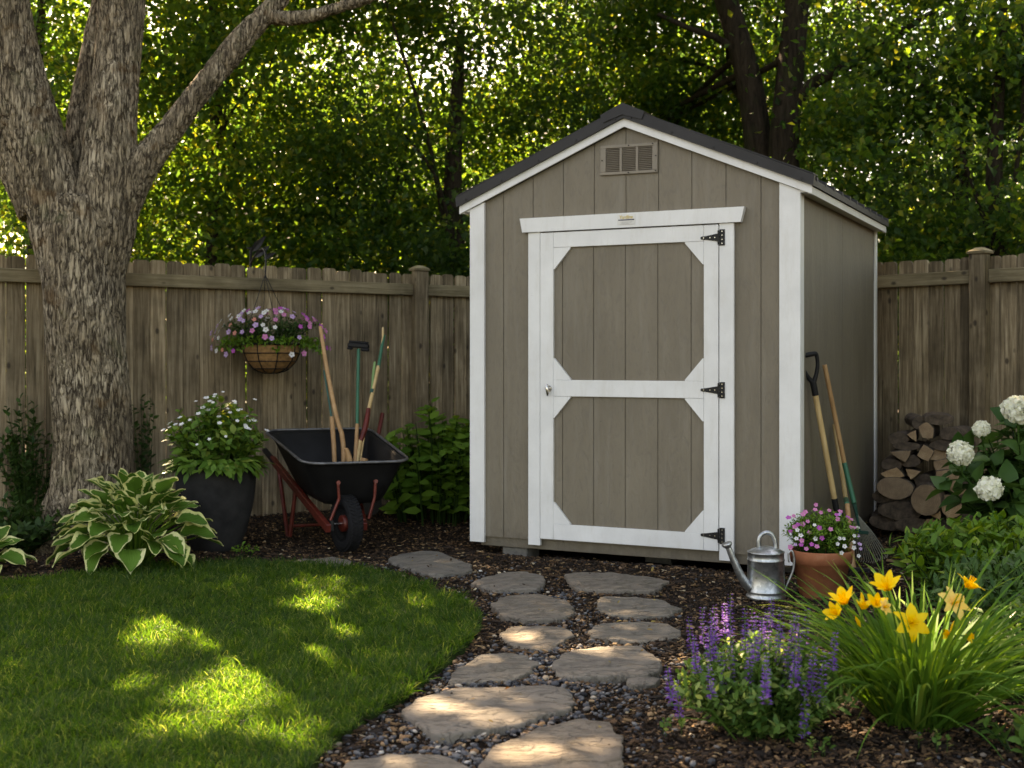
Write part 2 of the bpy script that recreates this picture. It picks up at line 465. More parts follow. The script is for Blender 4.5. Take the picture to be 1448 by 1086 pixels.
def m_hosta():
    t = NT('variegated_hosta_leaf'); uv = t.n('UVMap'); sp = t.n('SeparateXYZ'); t.l(uv.outputs[0], sp.inputs[0])
    r = rpi(t)
    au = t.math('ABSOLUTE', sp.outputs[0]); n = t.noise(t.coord(), 38, 3)
    e = t.math('ADD', t.math('MAXIMUM', au, t.math('POWER', sp.outputs[1], 5.0)), t.math('MULTIPLY', t.math('SUBTRACT', n, .5), .55))
    mk = t.ramp(e, [(.71, (0, 0, 0)), (.77, (1, 1, 1))])
    g = t.ramp(r, [(0, (.045, .125, .016)), (1, (.10, .22, .032))])
    cr = t.ramp(r, [(0, (.60, .60, .22)), (1, (.78, .75, .38))])
    col = t.mixc(g, cr, mk)
    wv = t.n('TexWave'); wv.wave_type = 'BANDS'; wv.bands_direction = 'X'; wv.inputs['Scale'].default_value = 1.9; t.l(uv.outputs[0], wv.inputs[0])
    t.fin(col, .5, t.bump(wv.outputs['Fac'], .4, .004), spec=.18)
    tr = t.n('BsdfTranslucent'); t.l(col, tr.inputs[0]); mx = t.n('MixShader'); mx.inputs[0].default_value = .28
    t.l(t.b.outputs[0], mx.inputs[1]); t.l(tr.outputs[0], mx.inputs[2]); t.l(mx.outputs[0], t.o.inputs[0])
    return t.m
def m_logend():
    t = NT('cut_log_end'); c = t.n('TexCoord'); 
    n = t.noise(c.outputs['Object'], 14, 5, .7)
    wv = t.n('TexWave'); wv.wave_type = 'RINGS'; wv.rings_direction = 'Y'; wv.inputs['Scale'].default_value = 28; wv.inputs['Distortion'].default_value = 3; wv.inputs['Detail'].default_value = 3
    t.l(c.outputs['Object'], wv.inputs[0])
    oi = t.n('ObjectInfo')
    col = t.ramp(n, [(.3, (.32, .18, .09)), (.6, (.62, .40, .22)), (.8, (.75, .55, .35))])
    col = t.mixc(col, (.10, .065, .04), t.math('MULTIPLY', wv.outputs['Fac'], .3))
    col = t.mixc(col, (.10, .085, .075), t.math('MULTIPLY', oi.outputs['Random'], .6))
    return t.fin(col, .85, t.bump(n, .4, .006), spec=.15)
def petal(name, c, c2=None, tf=.35):
    return leafmat(name, c, c2 or c, trans=1.0, tf=tf, rough=.5)

M_SID = m_siding(); M_WH = m_white()
M_FENCE = m_wood('weathered_fence_wood', [(.058, .042, .024), (.235, .174, .106), (.46, .37, .245)], 1.0)
M_RAIL = m_wood('weathered_rail_wood', [(.11, .085, .045), (.26, .205, .12), (.40, .33, .21)], .7, axis=0)
M_BARK = m_bark(); M_STONE = m_stone(); M_SOIL = m_soil(); M_LAWN = m_lawn(); M_GALV = m_galv(); M_TERRA = m_terra()
M_CHIP = m_chip('bark_chip', [(0, (.008, .005, .004)), (.5, (.032, .019, .012)), (.8, (.085, .045, .022)), (.93, (.17, .095, .045)), (.985, (.30, .19, .10)), (1, (.45, .36, .24))])
M_PEB = m_chip('river_pebble', [(0, (.020, .021, .024)), (.45, (.075, .077, .085)), (.75, (.16, .155, .15)), (.88, (.22, .12, .06)), (.96, (.34, .22, .12)), (1, (.50, .48, .44))])
M_ROOF = plain('charcoal_metal_roofing', (.020, .019, .020), .5, .0, .25, 8, .05, spec=.3)
M_BLACK = plain('black_iron', (.010, .010, .011), .45, .0, spec=.25)
M_BLKPL = plain('black_plastic', (.010, .010, .011), .5, 0, .2, 14, .05, spec=.2)
M_RUBBER = plain('black_rubber', (.011, .011, .012), .8, 0, .4, 60, .3, spec=.15)
M_RED = plain('red_painted_steel', (.13, .018, .011), .45, .2, .35, 18, .1)
M_CHROME = plain('worn_chrome', (.55, .53, .50), .25, 1.0)
M_DARKPOT = plain('dark_grey_glaze', (.024, .0235, .024), .85, 0, .35, 9, .25, spec=.12)
M_HANDLE = m_wood('ash_tool_handle', [(.30, .15, .065), (.42, .235, .11), (.52, .32, .17)], .1, False, 40, .45)
M_HANDLE2 = m_wood('pale_tool_handle', [(.42, .26, .11), (.54, .37, .18), (.62, .46, .26)], .1, False, 40, .45)
M_GREEN = plain('green_painted_steel', (.018, .13, .07), .4, .1)
M_TEAL = plain('dark_green_steel', (.012, .07, .05), .4, .1)
M_GREY = plain('galvanised_wire', (.20, .19, .14), .5, .3)
def m_bark2():
    t = NT('dark_bark'); n = t.noise(t.coord((1, 1, .2)), 16, 6, .7, 1.0); mo = t.noise(t.coord(), 3, 5)
    col = t.ramp(n, [(.3, (.012, .009, .007)), (.6, (.05, .038, .028)), (.8, (.085, .068, .05))])
    col = t.mixc(col, (.03, .045, .015), t.math('MULTIPLY', t.ramp(mo, [(.5, (0, 0, 0)), (.7, (1, 1, 1))]), .6))
    return t.fin(col, .95, t.bump(n, 1.0, .04), spec=.1)
M_BARK2 = m_bark2()
M_LOGBARK = plain('log_bark', (.085, .060, .042), .95, 0, .7, 24, 1.0)
M_LOGEND = m_logend()
M_BURLAP = plain('coir_liner', (.26, .135, .05), .9, 0, .4, 40, .6)
M_VENT = plain('brown_vent_paint', (.205, .172, .132), .5, 0, .08)
M_SCREEN = plain('vent_mesh', (.13, .108, .082), .8)
M_DARK = plain('dark_gap', (.012, .010, .008), .9)
M_BLOCK = plain('grey_concrete_block', (.13, .118, .10), .9, 0, .2, 40, .4)
M_HOSTA = m_hosta()
L_TREE = leafmat('tree_leaf', (.012, .040, .010), (.042, .085, .014), 4.8, .48, .45, (.10, .11, .02))
L_TREE2 = leafmat('tree_leaf_dark', (.010, .032, .011), (.030, .064, .014), 4.6, .45, .4)
L_MAPLE = leafmat('shade_tree_leaf', (.035, .08, .015), (.07, .13, .02), 1.8, .3)
L_GRASS = leafmat('grass_blade', (.009, .035, .006), (.029, .071, .011), 5.0, .42, .5, (.10, .13, .035))
L_SHRUB = leafmat('shrub_leaf', (.055, .15, .020), (.13, .25, .035), 1.6, .35, .4)
L_DARK = leafmat('dark_shrub_leaf', (.016, .045, .012), (.04, .085, .02), 1.5, .3, .4)
L_PLANT = leafmat('planter_leaf', (.045, .12, .018), (.11, .21, .035), 1.6, .35, .4, (.22, .28, .06))
L_FAR = leafmat('far_leaf', (.016, .042, .012), (.035, .065, .014), 2.6, .42, .5)
L_HYD = leafmat('hydrangea_leaf', (.022, .068, .018), (.05, .12, .028), 1.6, .3, .4)
L_COVER = leafmat('ground_cover_leaf', (.040, .12, .018), (.095, .20, .025), 1.6, .35, .4, (.20, .28, .04))
L_SALVIA = leafmat('salvia_leaf', (.035, .10, .022), (.095, .19, .04), 2.0, .35, .45, (.30, .38, .12))
L_LILY = leafmat('daylily_blade', (.035, .11, .018), (.085, .19, .03), 1.7, .4, .5, (.17, .26, .05), .08)
P_PINK = petal('pink_petal', (.56, .12, .34), (.72, .26, .50)); P_LIL = petal('lilac_petal', (.42, .18, .55), (.66, .46, .72))
P_MAG = petal('magenta_petal', (.42, .05, .36), (.60, .12, .50)); P_WHITE = petal('white_petal', (.72, .72, .68), (.82, .80, .80))
P_CORAL = petal('coral_petal', (.70, .20, .17), (.75, .32, .25)); P_YEL = petal('yellow_lily_petal', (.90, .55, .012), (.94, .66, .03))
P_PEACH = petal('pale_yellow_petal', (.90, .58, .10), (.92, .66, .18)); P_PUR = petal('purple_floret', (.15, .05, .33), (.33, .15, .52))
P_HYD = petal('cream_floret', (.74, .76, .58), (.86, .86, .76)); P_EYE = plain('flower_eye', (.35, .30, .04), .8)

# ------------------------------------------------------------------ footprints measured from the photo
ANG = math.radians(-26.2)
SHED_O = (-.24, 7.84)
SU = np.array([math.cos(ANG), math.sin(ANG)]); SN = np.array([-math.sin(ANG), math.cos(ANG)])
def shed_xy(x, y): p = np.array(SHED_O) + SU * x + SN * y; return float(p[0]), float(p[1])
STONES = [
 ([(548,788),(568,780),(600,777),(625,780),(645,788),(668,797),(660,806),(620,811),(596,808),(580,802),(566,799)], 'flat stone in the mulch between wheelbarrow wheel and shed, dappled by the sun'),
 ([(668,822),(700,810),(720,806),(745,806),(765,812),(771,822),(760,831),(700,832)], 'pointed flat stone at the top of the path left row, nearest the shed'),
 ([(797,812),(810,807),(870,808),(925,813),(946,819),(930,830),(890,834),(850,832),(812,829)], 'long flat stone right below the shed door'),
 ([(698,852),(710,842),(740,838),(770,839),(800,846),(813,864),(790,873),(750,874),(716,871),(702,862)], 'rounded stone second from the shed in the left row of the path'),
 ([(843,848),(858,842),(890,841),(935,846),(963,857),(948,868),(905,871),(868,868),(844,862)], 'greyish oval stone second from the shed in the right row'),
 ([(702,893),(722,884),(760,881),(795,885),(809,895),(790,908),(772,916),(740,912),(712,904)], 'small oval stone third from the shed in the left row'),
 ([(833,888),(850,879),(895,876),(945,881),(964,890),(955,899),(905,904),(860,901),(835,896)], 'thin oval stone third from the shed in the right row, beside the salvia'),
 ([(635,955),(652,938),(680,924),(715,921),(745,926),(758,938),(745,953),(700,957),(640,961)], 'grey stone by the lawn edge just above the largest flat stone'),
 ([(779,937),(797,920),(850,909),(905,910),(930,924),(934,938),(915,952),(870,955),(806,956),(786,948)], 'broad sunlit tan stone in the middle of the path'),
 ([(568,1003),(592,985),(640,972),(730,964),(786,969),(815,983),(800,1000),(735,1018),(690,1026),(640,1036),(610,1034),(588,1020)], 'largest long stone crossing the path beside the lawn edge'),
 ([(678,1083),(700,1053),(760,1025),(820,1013),(862,1017),(878,1036),(881,1070),(870,1110),(800,1135),(700,1125),(672,1105)], 'big sunlit stone at the bottom of the path, cut by the photo edge'),
 ([(470,1092),(500,1072),(550,1064),(620,1065),(650,1074),(668,1092),(640,1130),(540,1145),(480,1120)], 'stone at the bottom left end of the path, next to the lawn corner'),
 ([(398,797),(425,788),(470,785),(498,790),(495,799),(460,803),(415,803)], 'dull half buried slab in shade in front of the wheelbarrow'),
 ([(880,955),(905,951),(935,953),(930,961),(900,965),(884,961)], 'small half buried stone peeping from the mulch beside the tan stone'),
]
STONE_P = [[tuple(G(x, y, .02))[:2] for x, y in p] for p, _ in STONES]
LAWN_PX = [(0,830),(80,820),(160,810),(240,803),(330,800),(430,801),(500,807),(560,818),(610,833),(650,852),(674,872),(679,890),(664,915),(635,942),(600,970),(570,992),(535,1012),(495,1036),(462,1062),(440,1090)]
LAWN = [tuple(G(x, y))[:2] for x, y in LAWN_PX] + [(-.75, 2.6), (-1.2, 1.4), (-1.6, -2), (-9, -2), (-9, 5.2), (-5.0, 6.0)]
def ground_z(x, y):
    x = np.asarray(x, float); y = np.asarray(y, float)
    z = (vn(x * 2.1, y * 2.1, 3) - .5) * .02 + (vn(x * 7, y * 7, 4) - .5) * .010 - .012
    dx = x - SHED_O[0]; dy = y - SHED_O[1]; lx = dx * SU[0] + dy * SU[1]; ly = dx * SN[0] + dy * SN[1]
    ix = np.clip(np.minimum(lx + .15, 2.25 - lx) / .2, 0, 1); iy = np.clip(np.minimum(ly + .12, 2.6 - ly) / .2, 0, 1)
    return z - .05 * ix * iy

# ------------------------------------------------------------------ ground, lawn
def axis(a, b, step, far, k):
    inner = np.arange(a, b + 1e-6, step); o = np.geomspace(step, far, k)
    return np.concatenate([(a - o)[::-1], inner, b + o])
gx = axis(-5, 5, .05, 300, 40); gy = axis(1.5, 11.5, .05, 300, 40)
X, Y = np.meshgrid(gx, gy, indexing='ij')
V = np.stack([X, Y, ground_z(X, Y)], -1).reshape(-1, 3)
nx, ny = len(gx), len(gy)
I = np.arange(nx * ny).reshape(nx, ny)
F = np.stack([I[:-1, :-1], I[1:, :-1], I[1:, 1:], I[:-1, 1:]], -1).reshape(-1, 4)
setting(MB().add(V, F).obj('ground', M_SOIL, smooth=True))

def lawn_sheet():
    bm = bmesh.new()
    lp = np.array(LAWN); c = lp.mean(0)
    vs = [bm.verts.new((x, y, -.02)) for x, y in LAWN]
    top = []
    for i, (x, y) in enumerate(LAWN):
        a = lp[i - 1]; b = lp[(i + 1) % len(lp)]; d = b - a; n = np.array([d[1], -d[0]]); n = n / np.linalg.norm(n)
        if inside(np.array([x + n[0] * .05]), np.array([y + n[1] * .05]), LAWN)[0] is np.False_: n = -n
        top.append(bm.verts.new((x + n[0] * .03, y + n[1] * .03, .022)))
    k = len(vs)
    for i in range(k): bm.faces.new((vs[i], vs[(i + 1) % k], top[(i + 1) % k], top[i]))
    f = bm.faces.new(top); bmesh.ops.triangulate(bm, faces=[f])
    me = bpy.data.meshes.new('lawn'); bm.to_mesh(me); bm.free(); me.materials.append(M_LAWN)
    o = bpy.data.objects.new('lawn', me); COL.objects.link(o); setting(o)
lawn_sheet()

def lawn_grass():
    N = 1500000
    # sample denser close to the camera
    x = RNG.uniform(-4.5, .2, N); y = RNG.uniform(1.8, 7.6, N)
    vis = (np.abs(x) < y * .43 + .3) & (y > 2.6)
    keepp = np.where(vis, np.clip((4.3 / y) ** 2, .22, 1), .14)
    ok = (RNG.uniform(size=N) < keepp * .46) & inside(x + (vn(x * 13, y * 13, 51) - .5) * .07, y + (vn(x * 13, y * 13, 52) - .5) * .09, LAWN)
    x, y = x[ok], y[ok]; n = len(x)
    cl = vn(x * 9, y * 9, 11); cl2 = vn(x * 2.5, y * 2.5, 12)
    L = (.024 + .026 * cl + .012 * cl2) * RNG.uniform(.65, 1.3, n)
    az = vn(x * 6, y * 6, 13) * 9 + RNG.normal(0, 1.6, n)
    V, F = blades(np.stack([x, y, np.full(n, .016)], -1), az, RNG.uniform(.1, 1.15, n), L * 1.15, RNG.uniform(.0024, .0046, n) * np.clip(y / 4, .9, 1.4), RNG.uniform(.2, 1.6, n), 3, RNG.uniform(-1.2, 1.2, n))
    o = MB().add(V, F).obj('grass', L_GRASS)
    tag(o, 'mown green grass of the lawn with yellow sunlit patches', 'grass', kind='stuff')
lawn_grass()

# ------------------------------------------------------------------ flagstones
def build_stone(i):
    poly = STONE_P[i]; c = np.mean(poly, 0)
    pts = []
    n = len(poly)
    for k in range(n):
        a = np.array(poly[k]); b = np.array(poly[(k + 1) % n]); m = max(2, int(np.linalg.norm(b - a) / .03))
        p0 = np.array(poly[k - 1]); p3 = np.array(poly[(k + 2) % n])
        for j in range(m):
            t = j / m
            q = .5 * ((2 * a) + (-p0 + b) * t + (2 * p0 - 5 * a + 4 * b - p3) * t * t + (-p0 + 3 * a - 3 * b + p3) * t ** 3)
            q = q * .3 + (a + (b - a) * t) * .7
            r = (q - c) / np.linalg.norm(q - c)
            q = q + r * ((vn(q[0] * 22, q[1] * 22, 5) - .5) * .034 + (vn(q[0] * 60, q[1] * 60, 6) - .5) * .014)
            pts.append(q - c)
    pts = np.array(pts); m = len(pts)
    rings = [(1.0, -.03), (1.004, .001), (1.0, .006), (.99, .0095), (.95, .011), (.86, .012), (.75, .012), (.65, .012), (.55, .0125), (.45, .013), (.35, .013), (.25, .0135), (.12, .0135)]
    V = []
    for s, z in rings:
        q = pts * s
        zz = z + ((vn((q[:, 0] + c[0]) * 7, (q[:, 1] + c[1]) * 7, 8) - .5) * .012 + np.round(vn((q[:, 0] + c[0]) * 6 + 3, (q[:, 1] + c[1]) * 9, 19) * 3) / 3 * .006 + (vn((q[:, 0] + c[0]) * 22, (q[:, 1] + c[1]) * 22, 9) - .5) * .005) * (z > 0)
        V.append(np.column_stack([q, zz]))
    V.append(np.array([[0, 0, .0145]]))
    V = np.concatenate(V)
    F = []
    for r in range(len(rings) - 1):
        for k in range(m): F.append((r * m + k, r * m + (k + 1) % m, (r + 1) * m + (k + 1) % m, (r + 1) * m + k))
    e = (len(rings) - 1) * m
    F += [(e + k, e + (k + 1) % m, e + m) for k in range(m)]
    mb = MB().add(V, F)
    o = mb.obj('stepping_stone', M_STONE, smooth=True)
    o.location = (c[0], c[1], -.007 if i == 12 else (-.008 if i == 13 else 0))
    tag(o, STONES[i][1], 'stepping stone', 'flat stones of the garden path')
for i in range(len(STONES)): build_stone(i)

# ------------------------------------------------------------------ bark chips and pebbles
CHIP_T = (np.array([(-.5, -.5, -.5), (.5, -.42, -.4), (.42, .5, -.5), (-.4, .45, -.45), (-.42, -.4, .5), (.36, -.5, .45), (.5, .38, .5), (-.5, .4, .4)]),
          np.array([(0, 3, 2, 1), (4, 5, 6, 7), (0, 1, 5, 4), (1, 2, 6, 5), (2, 3, 7, 6), (3, 0, 4, 7)]), None)
def in_any_stone(x, y, grow=1.0):
    r = np.zeros(x.shape, bool)
    for p in STONE_P:
        c = np.mean(p, 0); q = [(c[0] + (a - c[0]) * grow, c[1] + (b - c[1]) * grow) for a, b in p]
        r |= inside(x, y, q)
    return r
def in_shed(x, y):
    dx = x - SHED_O[0]; dy = y - SHED_O[1]; lx = dx * SU[0] + dy * SU[1]; ly = dx * SN[0] + dy * SN[1]
    return (lx > .12) & (lx < 1.95) & (ly > .25) & (ly < 2.2)
PATH_LINE = [G(600,800), G(735,830), G(760,860), G(830,880), G(800,930), G(740,990), G(700,1040), G(640,1086)]
def path_dist(x, y):
    d = np.full(x.shape, 9.0)
    for a, b in zip(PATH_LINE[:-1], PATH_LINE[1:]):
        ax, ay = a.x, a.y; bx, by = b.x - a.x, b.y - a.y
        t = np.clip(((x - ax) * bx + (y - ay) * by) / (bx * bx + by * by), 0, 1)
        d = np.minimum(d, np.hypot(x - ax - t * bx, y - ay - t * by))
    return d
def chips():
    N = 520000
    x = RNG.uniform(-4.6, 4.6, N); y = RNG.uniform(2.4, 10.6, N)
    ok = (np.abs(x) < y * .43 + .35) & ~inside(x, y, LAWN) & (~in_any_stone(x, y, .95) | ((RNG.uniform(size=N) < .004))) & ~in_shed(x, y)
    dens = np.clip((4.6 / y) ** 1.5, .25, 1)
    dens = np.where(path_dist(x, y) < .33, dens * np.where(y < 5.0, .4, .9), dens)
    ok &= RNG.uniform(size=N) < dens * .85
    x, y = x[ok], y[ok]; n = len(x)
    az = RNG.uniform(0, 2 * PI, n); D = np.stack([np.cos(az), np.sin(az), RNG.normal(0, .22, n)], -1)
    Nn = np.stack([RNG.normal(0, .35, n), RNG.normal(0, .35, n), np.ones(n)], -1)
    ln = RNG.gamma(3, .006, n).clip(.006, .055)
    sc = np.stack([ln * RNG.uniform(.15, .5, n), ln, RNG.uniform(.002, .006, n)], -1)
    T = np.stack([x, y, ground_z(x, y) + RNG.uniform(.0, .016, n) + .020 * in_any_stone(x, y, .95)], -1)
    o = MB().inst(CHIP_T, frames(D, Nn, sc), T).obj('bark_mulch', M_CHIP)
    tag(o, 'loose dark brown bark chips covering the garden bed', 'mulch', kind='stuff')
chips()
def pebbles():
    s = []; 
    bm = bmesh.new(); bmesh.ops.create_icosphere(bm, subdivisions=1, radius=.5); bm.faces.ensure_lookup_table()
    V = np.array([v.co[:] for v in bm.verts]); F = np.array([[v.index for v in f.verts] for f in bm.faces]); bm.free()
    N = 70000
    x = RNG.uniform(-1.4, 1.6, N); y = RNG.uniform(2.9, 7.4, N); d = path_dist(x, y)
    p = np.exp(-(d / np.where(y < 5.0, .36, .24)) ** 2) * np.where(y < 5.2, 1, np.where(y < 6.5, .45, .1)) + .012 
    p *= np.clip(.25 + 1.5 * vn(x * 3.3, y * 3.3, 21), 0, 1)
    ok = (RNG.uniform(size=N) < p) & ~in_any_stone(x, y, .97) & ~inside(x, y, LAWN)
    x, y = x[ok], y[ok]; n = len(x)
    az = RNG.uniform(0, 2 * PI, n); D = np.stack([np.cos(az), np.sin(az), RNG.normal(0, .2, n)], -1)
    Nn = np.stack([RNG.normal(0, .3, n), RNG.normal(0, .3, n), np.ones(n)], -1)
    r = RNG.gamma(6, .0026, n).clip(.007, .034)
    sc = np.stack([r * RNG.uniform(.6, 1, n), r * 1.15, r * RNG.uniform(.45, .7, n)], -1)
    T = np.stack([x, y, ground_z(x, y) + .008 + r * .12], -1)
    o = MB().inst((V, F, None), frames(D, Nn, sc), T).obj('pebbles', M_PEB, smooth=True)
    tag(o, 'small grey and tan pebbles filling gaps between the flat stones', 'pebbles', kind='stuff')
pebbles()
# ------------------------------------------------------------------ the shed
def build_shed():
    S = empty('garden_shed', (SHED_O[0], SHED_O[1], 0), ANG)
    tag(S, 'taupe wooden garden shed with white trim, dark gable roof and single door', 'shed')
    W, Dp = 2.05, 2.34
    PK = 1.025; SL = .417
    def roofz(x, base): return base - abs(x - PK) * SL
    WT = 2.565                                  # wall top at the peak (just below the white rake board)
    # front siding: grooved boards
    f = MB(); xs = [.012 + .2027 * k for k in range(0, 11)]; g = .0028
    for a, b in zip(xs[:-1], xs[1:]):
        a2, b2 = a + g, b - g
        pts = [(a2, .085), (b2, .085)]
        top = [(b2, roofz(b2, WT))] + ([(PK, WT)] if a2 < PK < b2 else []) + [(a2, roofz(a2, WT))]
        f.prism(pts + top, -.010, .004)
    f.prism([(.012, .087), (2.038, .087), (2.038, roofz(2.038, WT - .003)), (PK, WT - .003), (.012, roofz(.012, WT - .003))], -.004, .030)
    f.obj('front_siding', M_SID, S)
    zt = roofz(0, WT) - .0
    sd = MB()
    for a, b in ((.03, 1.19), (1.196, Dp - .01)):
        sd.prism([(a, .085), (b, .085), (b, zt), (a, zt)], W - .014, W - .002, axis='x')
    sd.box(W - .03, W - .0145, .03, Dp - .012, .087, zt)
    sd.obj('side_siding', M_SID, S)
    sd = MB(); sd.box(.002, .03, .03, Dp - .012, .085, zt)
    sd.obj('side_siding', M_SID, S)
    bk = MB(); bk.prism([(.03, .085), (W - .03, .085), (W - .03, zt), (PK, WT), (.03, zt)], Dp - .01, Dp + .01)
    bk.obj('rear_siding', M_SID, S)
    sk = MB(); sk.box(.05, 2.0, .006, .045, .026, .0845, .002); sk.box(1.985, 2.02, .05, Dp - .03, .03, .084, .002); sk.box(.03, .065, .05, Dp - .03, .03, .084, .002)
    sk.obj('base_skirt', M_SID, S)
    for x, y in ((.19, -.01), (1.0, .35), (1.75, .35), (.19, 1.9), (1.75, 1.9)):
        MB().box(x, x + .17, y + .03, y + .22, -.075, .024, .006).obj('foundation_block', M_BLOCK, S)
    # corner trims
    def trim(name, pts, y0, y1): return MB().prism(pts, y0, y1).obj(name, M_WH, S)
    def tl(x): return roofz(x, WT - .004)
    c1 = MB(); c1.prism([(-.012, .05), (.088, .05), (.088, tl(.088)), (-.012, tl(-.012))], -.030, -.0105); c1.box(-.012, .0015, -.0095, .055, .052, zt - .01)
    c1.obj('corner_trim', M_WH, S)
    c2 = MB(); c2.prism([(1.945, .045), (2.062, .045), (2.062, tl(2.062)), (1.945, tl(1.945))], -.030, -.0105); c2.box(W + .0, W + .013, -.0095, .058, .047, zt - .01, .0015)
    c2.obj('corner_trim', M_WH, S)
    c3 = MB(); c3.box(W + .0, W + .013, Dp - .055, Dp + .014, .05, zt - .01, .0015); c3.box(W - .07, W - .001, Dp + .0105, Dp + .024, .05, zt - .01); c3.obj('corner_trim', M_WH, S)
    c4 = MB(); c4.box(-.013, .0, Dp - .055, Dp + .014, .05, zt - .01, .0015); c4.obj('corner_trim', M_WH, S)
    # white rake boards and side fascias
    RT = 2.612; RB = 2.564
    for sgn in (-1, 1):
        xe = PK + sgn * 1.104
        pts = [(PK, RB), (xe, roofz(xe, RB) - .0), (xe, roofz(xe, RT)), (PK, RT)]
        if sgn > 0: pts = pts[::-1]
        MB().prism(pts, -.046, -.0105 - .020).obj('rake_board', M_WH, S)
        fx = PK + sgn * 1.080
        fs = MB(); fs.box(min(fx, fx + sgn * .018), max(fx, fx + sgn * .018), -.030, Dp + .03, roofz(fx, RT) - .055, roofz(fx, RT) - .012, .001)
        fs.obj('eave_fascia', M_WH, S)
        sf = MB(); x0, x1 = sorted((PK + sgn * 1.0, fx)); sf.box(x0, x1, -.028, Dp + .02, roofz(fx, RT) - .045, roofz(fx, RT) - .03); sf.obj('soffit', M_WH, S)
        # roof panel with ribs running down the slope
        rp = MB(); xr = PK + sgn * 1.112
        top = lambda x, e=0: roofz(x, RT + .038 + e)
        rp.prism([(PK, RT + .002), (xr, roofz(xr, RT + .002)), (xr, top(xr)), (PK, top(PK))], -.030, Dp + .05)
        for k in range(11):
            y = .03 + k * .23
            rp.prism([(PK + sgn * .02, top(PK + sgn * .02) - .005), (xr + sgn * .004, top(xr + sgn * .004) - .005), (xr + sgn * .004, top(xr + sgn * .004, .02)), (PK + sgn * .02, top(PK + sgn * .02, .02))], y, y + .035)
        r = rp.obj('roof_panel', M_ROOF, S)
        # dark rake trim facing the front
        xr2 = xr + sgn * .004
        rt = MB(); rt.prism([(PK, RT + .001), (xr2, roofz(xr2, RT + .001) - .002), (xr2 + sgn * .006, roofz(xr2, RT + .058)), (PK, RT + .063)], -.066, -.0305)
        rt.prism([(PK, RT + .0635), (xr2, roofz(xr2, RT + .0635)), (xr2, roofz(xr2, RT + .070)), (PK, RT + .070)], -.066, .05)
        for k in range(5):
            xx = PK + sgn * (.05 + k * .25); rt.tube([(xx, -.072, roofz(xx, RT + .016)), (xx, -.065, roofz(xx, RT + .016))], .006, 8)
        rt.obj('rake_flashing', M_ROOF, S)
    rc = MB()
    for sgn in (-1, 1):
        xa = PK + sgn * .135
        rc.prism([(PK, RT + .0702), (xa, roofz(xa, RT + .0702)), (xa + sgn * .004, roofz(xa, RT + .082)), (PK, RT + .088)], -.074, Dp + .06)
        rc.prism([(PK, RT + .018), (PK + sgn * .12, roofz(PK + sgn * .12, RT + .030)), (xa, roofz(xa, RT + .070)), (PK, RT + .070)], -.074, -.0665)
    rc.obj('ridge_cap', M_ROOF, S)
    # gable vent
    vt = MB(); x0, x1, z0, z1 = .866, 1.226, 2.286, 2.462
    tilt = Matrix.Translation((1.046, -.010, 2.374)) @ Matrix.Rotation(math.radians(.6), 4, 'Y')
    w2, h2 = (x1 - x0) / 2, (z1 - z0) / 2
    cols = [(-.148, -.05), (-.047, .047), (.055, .15)]
    cols = [(-.145, -.058), (-.042, .044), (.060, .147)]
    edges = [-w2] + [v for c in cols for v in c] + [w2]
    for a, b in ((edges[0], edges[1]), (edges[2], edges[3]), (edges[4], edges[5]), (edges[6], edges[7])):
        vt.box(a, b, -.014, -.001, -h2 + .018, h2 - .018, .0015, M=tilt)
    vt.box(-w2, w2, -.0142, -.001, h2 - .0178, h2, .0015, M=tilt); vt.box(-w2, w2, -.0142, -.001, -h2, -h2 + .0178, .0015, M=tilt)
    for a, b in cols:
        for k in range(13):
            z = -h2 + .022 + k * .0107
            vt.add(np.array([tilt @ Vector(p) for p in ((a, -.002, z + .0095), (b, -.002, z + .0095), (b, -.012, z + .001), (a, -.012, z + .001), (a, -.0005, z + .008), (b, -.0005, z + .008), (b, -.010, z), (a, -.010, z))]),
                   [(0, 3, 2, 1), (4, 5, 6, 7), (3, 7, 6, 2), (0, 1, 5, 4), (0, 4, 7, 3), (1, 2, 6, 5)])
    v = vt.obj('gable_vent', M_VENT, S)
    MB().box(-.15, .152, -.0005, .0005 + .001, -h2 + .016, h2 - .016, M=tilt).obj('vent_screen', M_SCREEN, v)
    for x, z in ((-w2 + .012, 0), (w2 - .01, .01), (0, h2 - .008), (0, -h2 + .008), (w2 - .01, -h2 + .01), (w2 - .03, h2 - .006)):
        p = tilt @ Vector((x, -.014, z)); MB().tube([p, p + Vector((0, -.004, 0))], .004, 8).obj('screw', M_DARK, v)
    # door casing and header
    MB().box(.394, .4745, -.034, -.0105, .055, 1.966, .002).obj('door_casing', M_WH, S)
    MB().box(1.600, 1.686, -.034, -.0105, .045, 1.966, .002).obj('door_casing', M_WH, S)
    h = MB().prism([(.360, 1.968), (1.729, 1.968), (1.750, 2.054), (.343, 2.054)], -.048, -.0105).obj('door_header', M_WH, S)
    pl = MB().box(.985, 1.098, -.0505, -.0485, 1.984, 2.046, .0005).obj('maker_plate', plain('plate_silver', (.62, .61, .58), .4), S)
    tx = bpy.data.curves.new('plate_text', 'FONT'); tx.body = 'Yardline'; tx.size = .030; tx.extrude = .0006; tx.align_x = 'CENTER'; tx.space_character = .95
    to = bpy.data.objects.new('tmp', tx); COL.objects.link(to); dg = bpy.context.evaluated_depsgraph_get()
    me = bpy.data.meshes.new_from_object(to.evaluated_get(dg)); bpy.data.objects.remove(to)
    me.materials.clear(); me.materials.append(plain('plate_gold', (.62, .42, .05), .4))
    wo = bpy.data.objects.new('plate_lettering', me); COL.objects.link(wo); wo.parent = pl
    wo.location = (1.0415, -.0515, 2.019); wo.rotation_euler = (PI / 2, 0, 0); wo.scale = (.9, 1.0, 1)
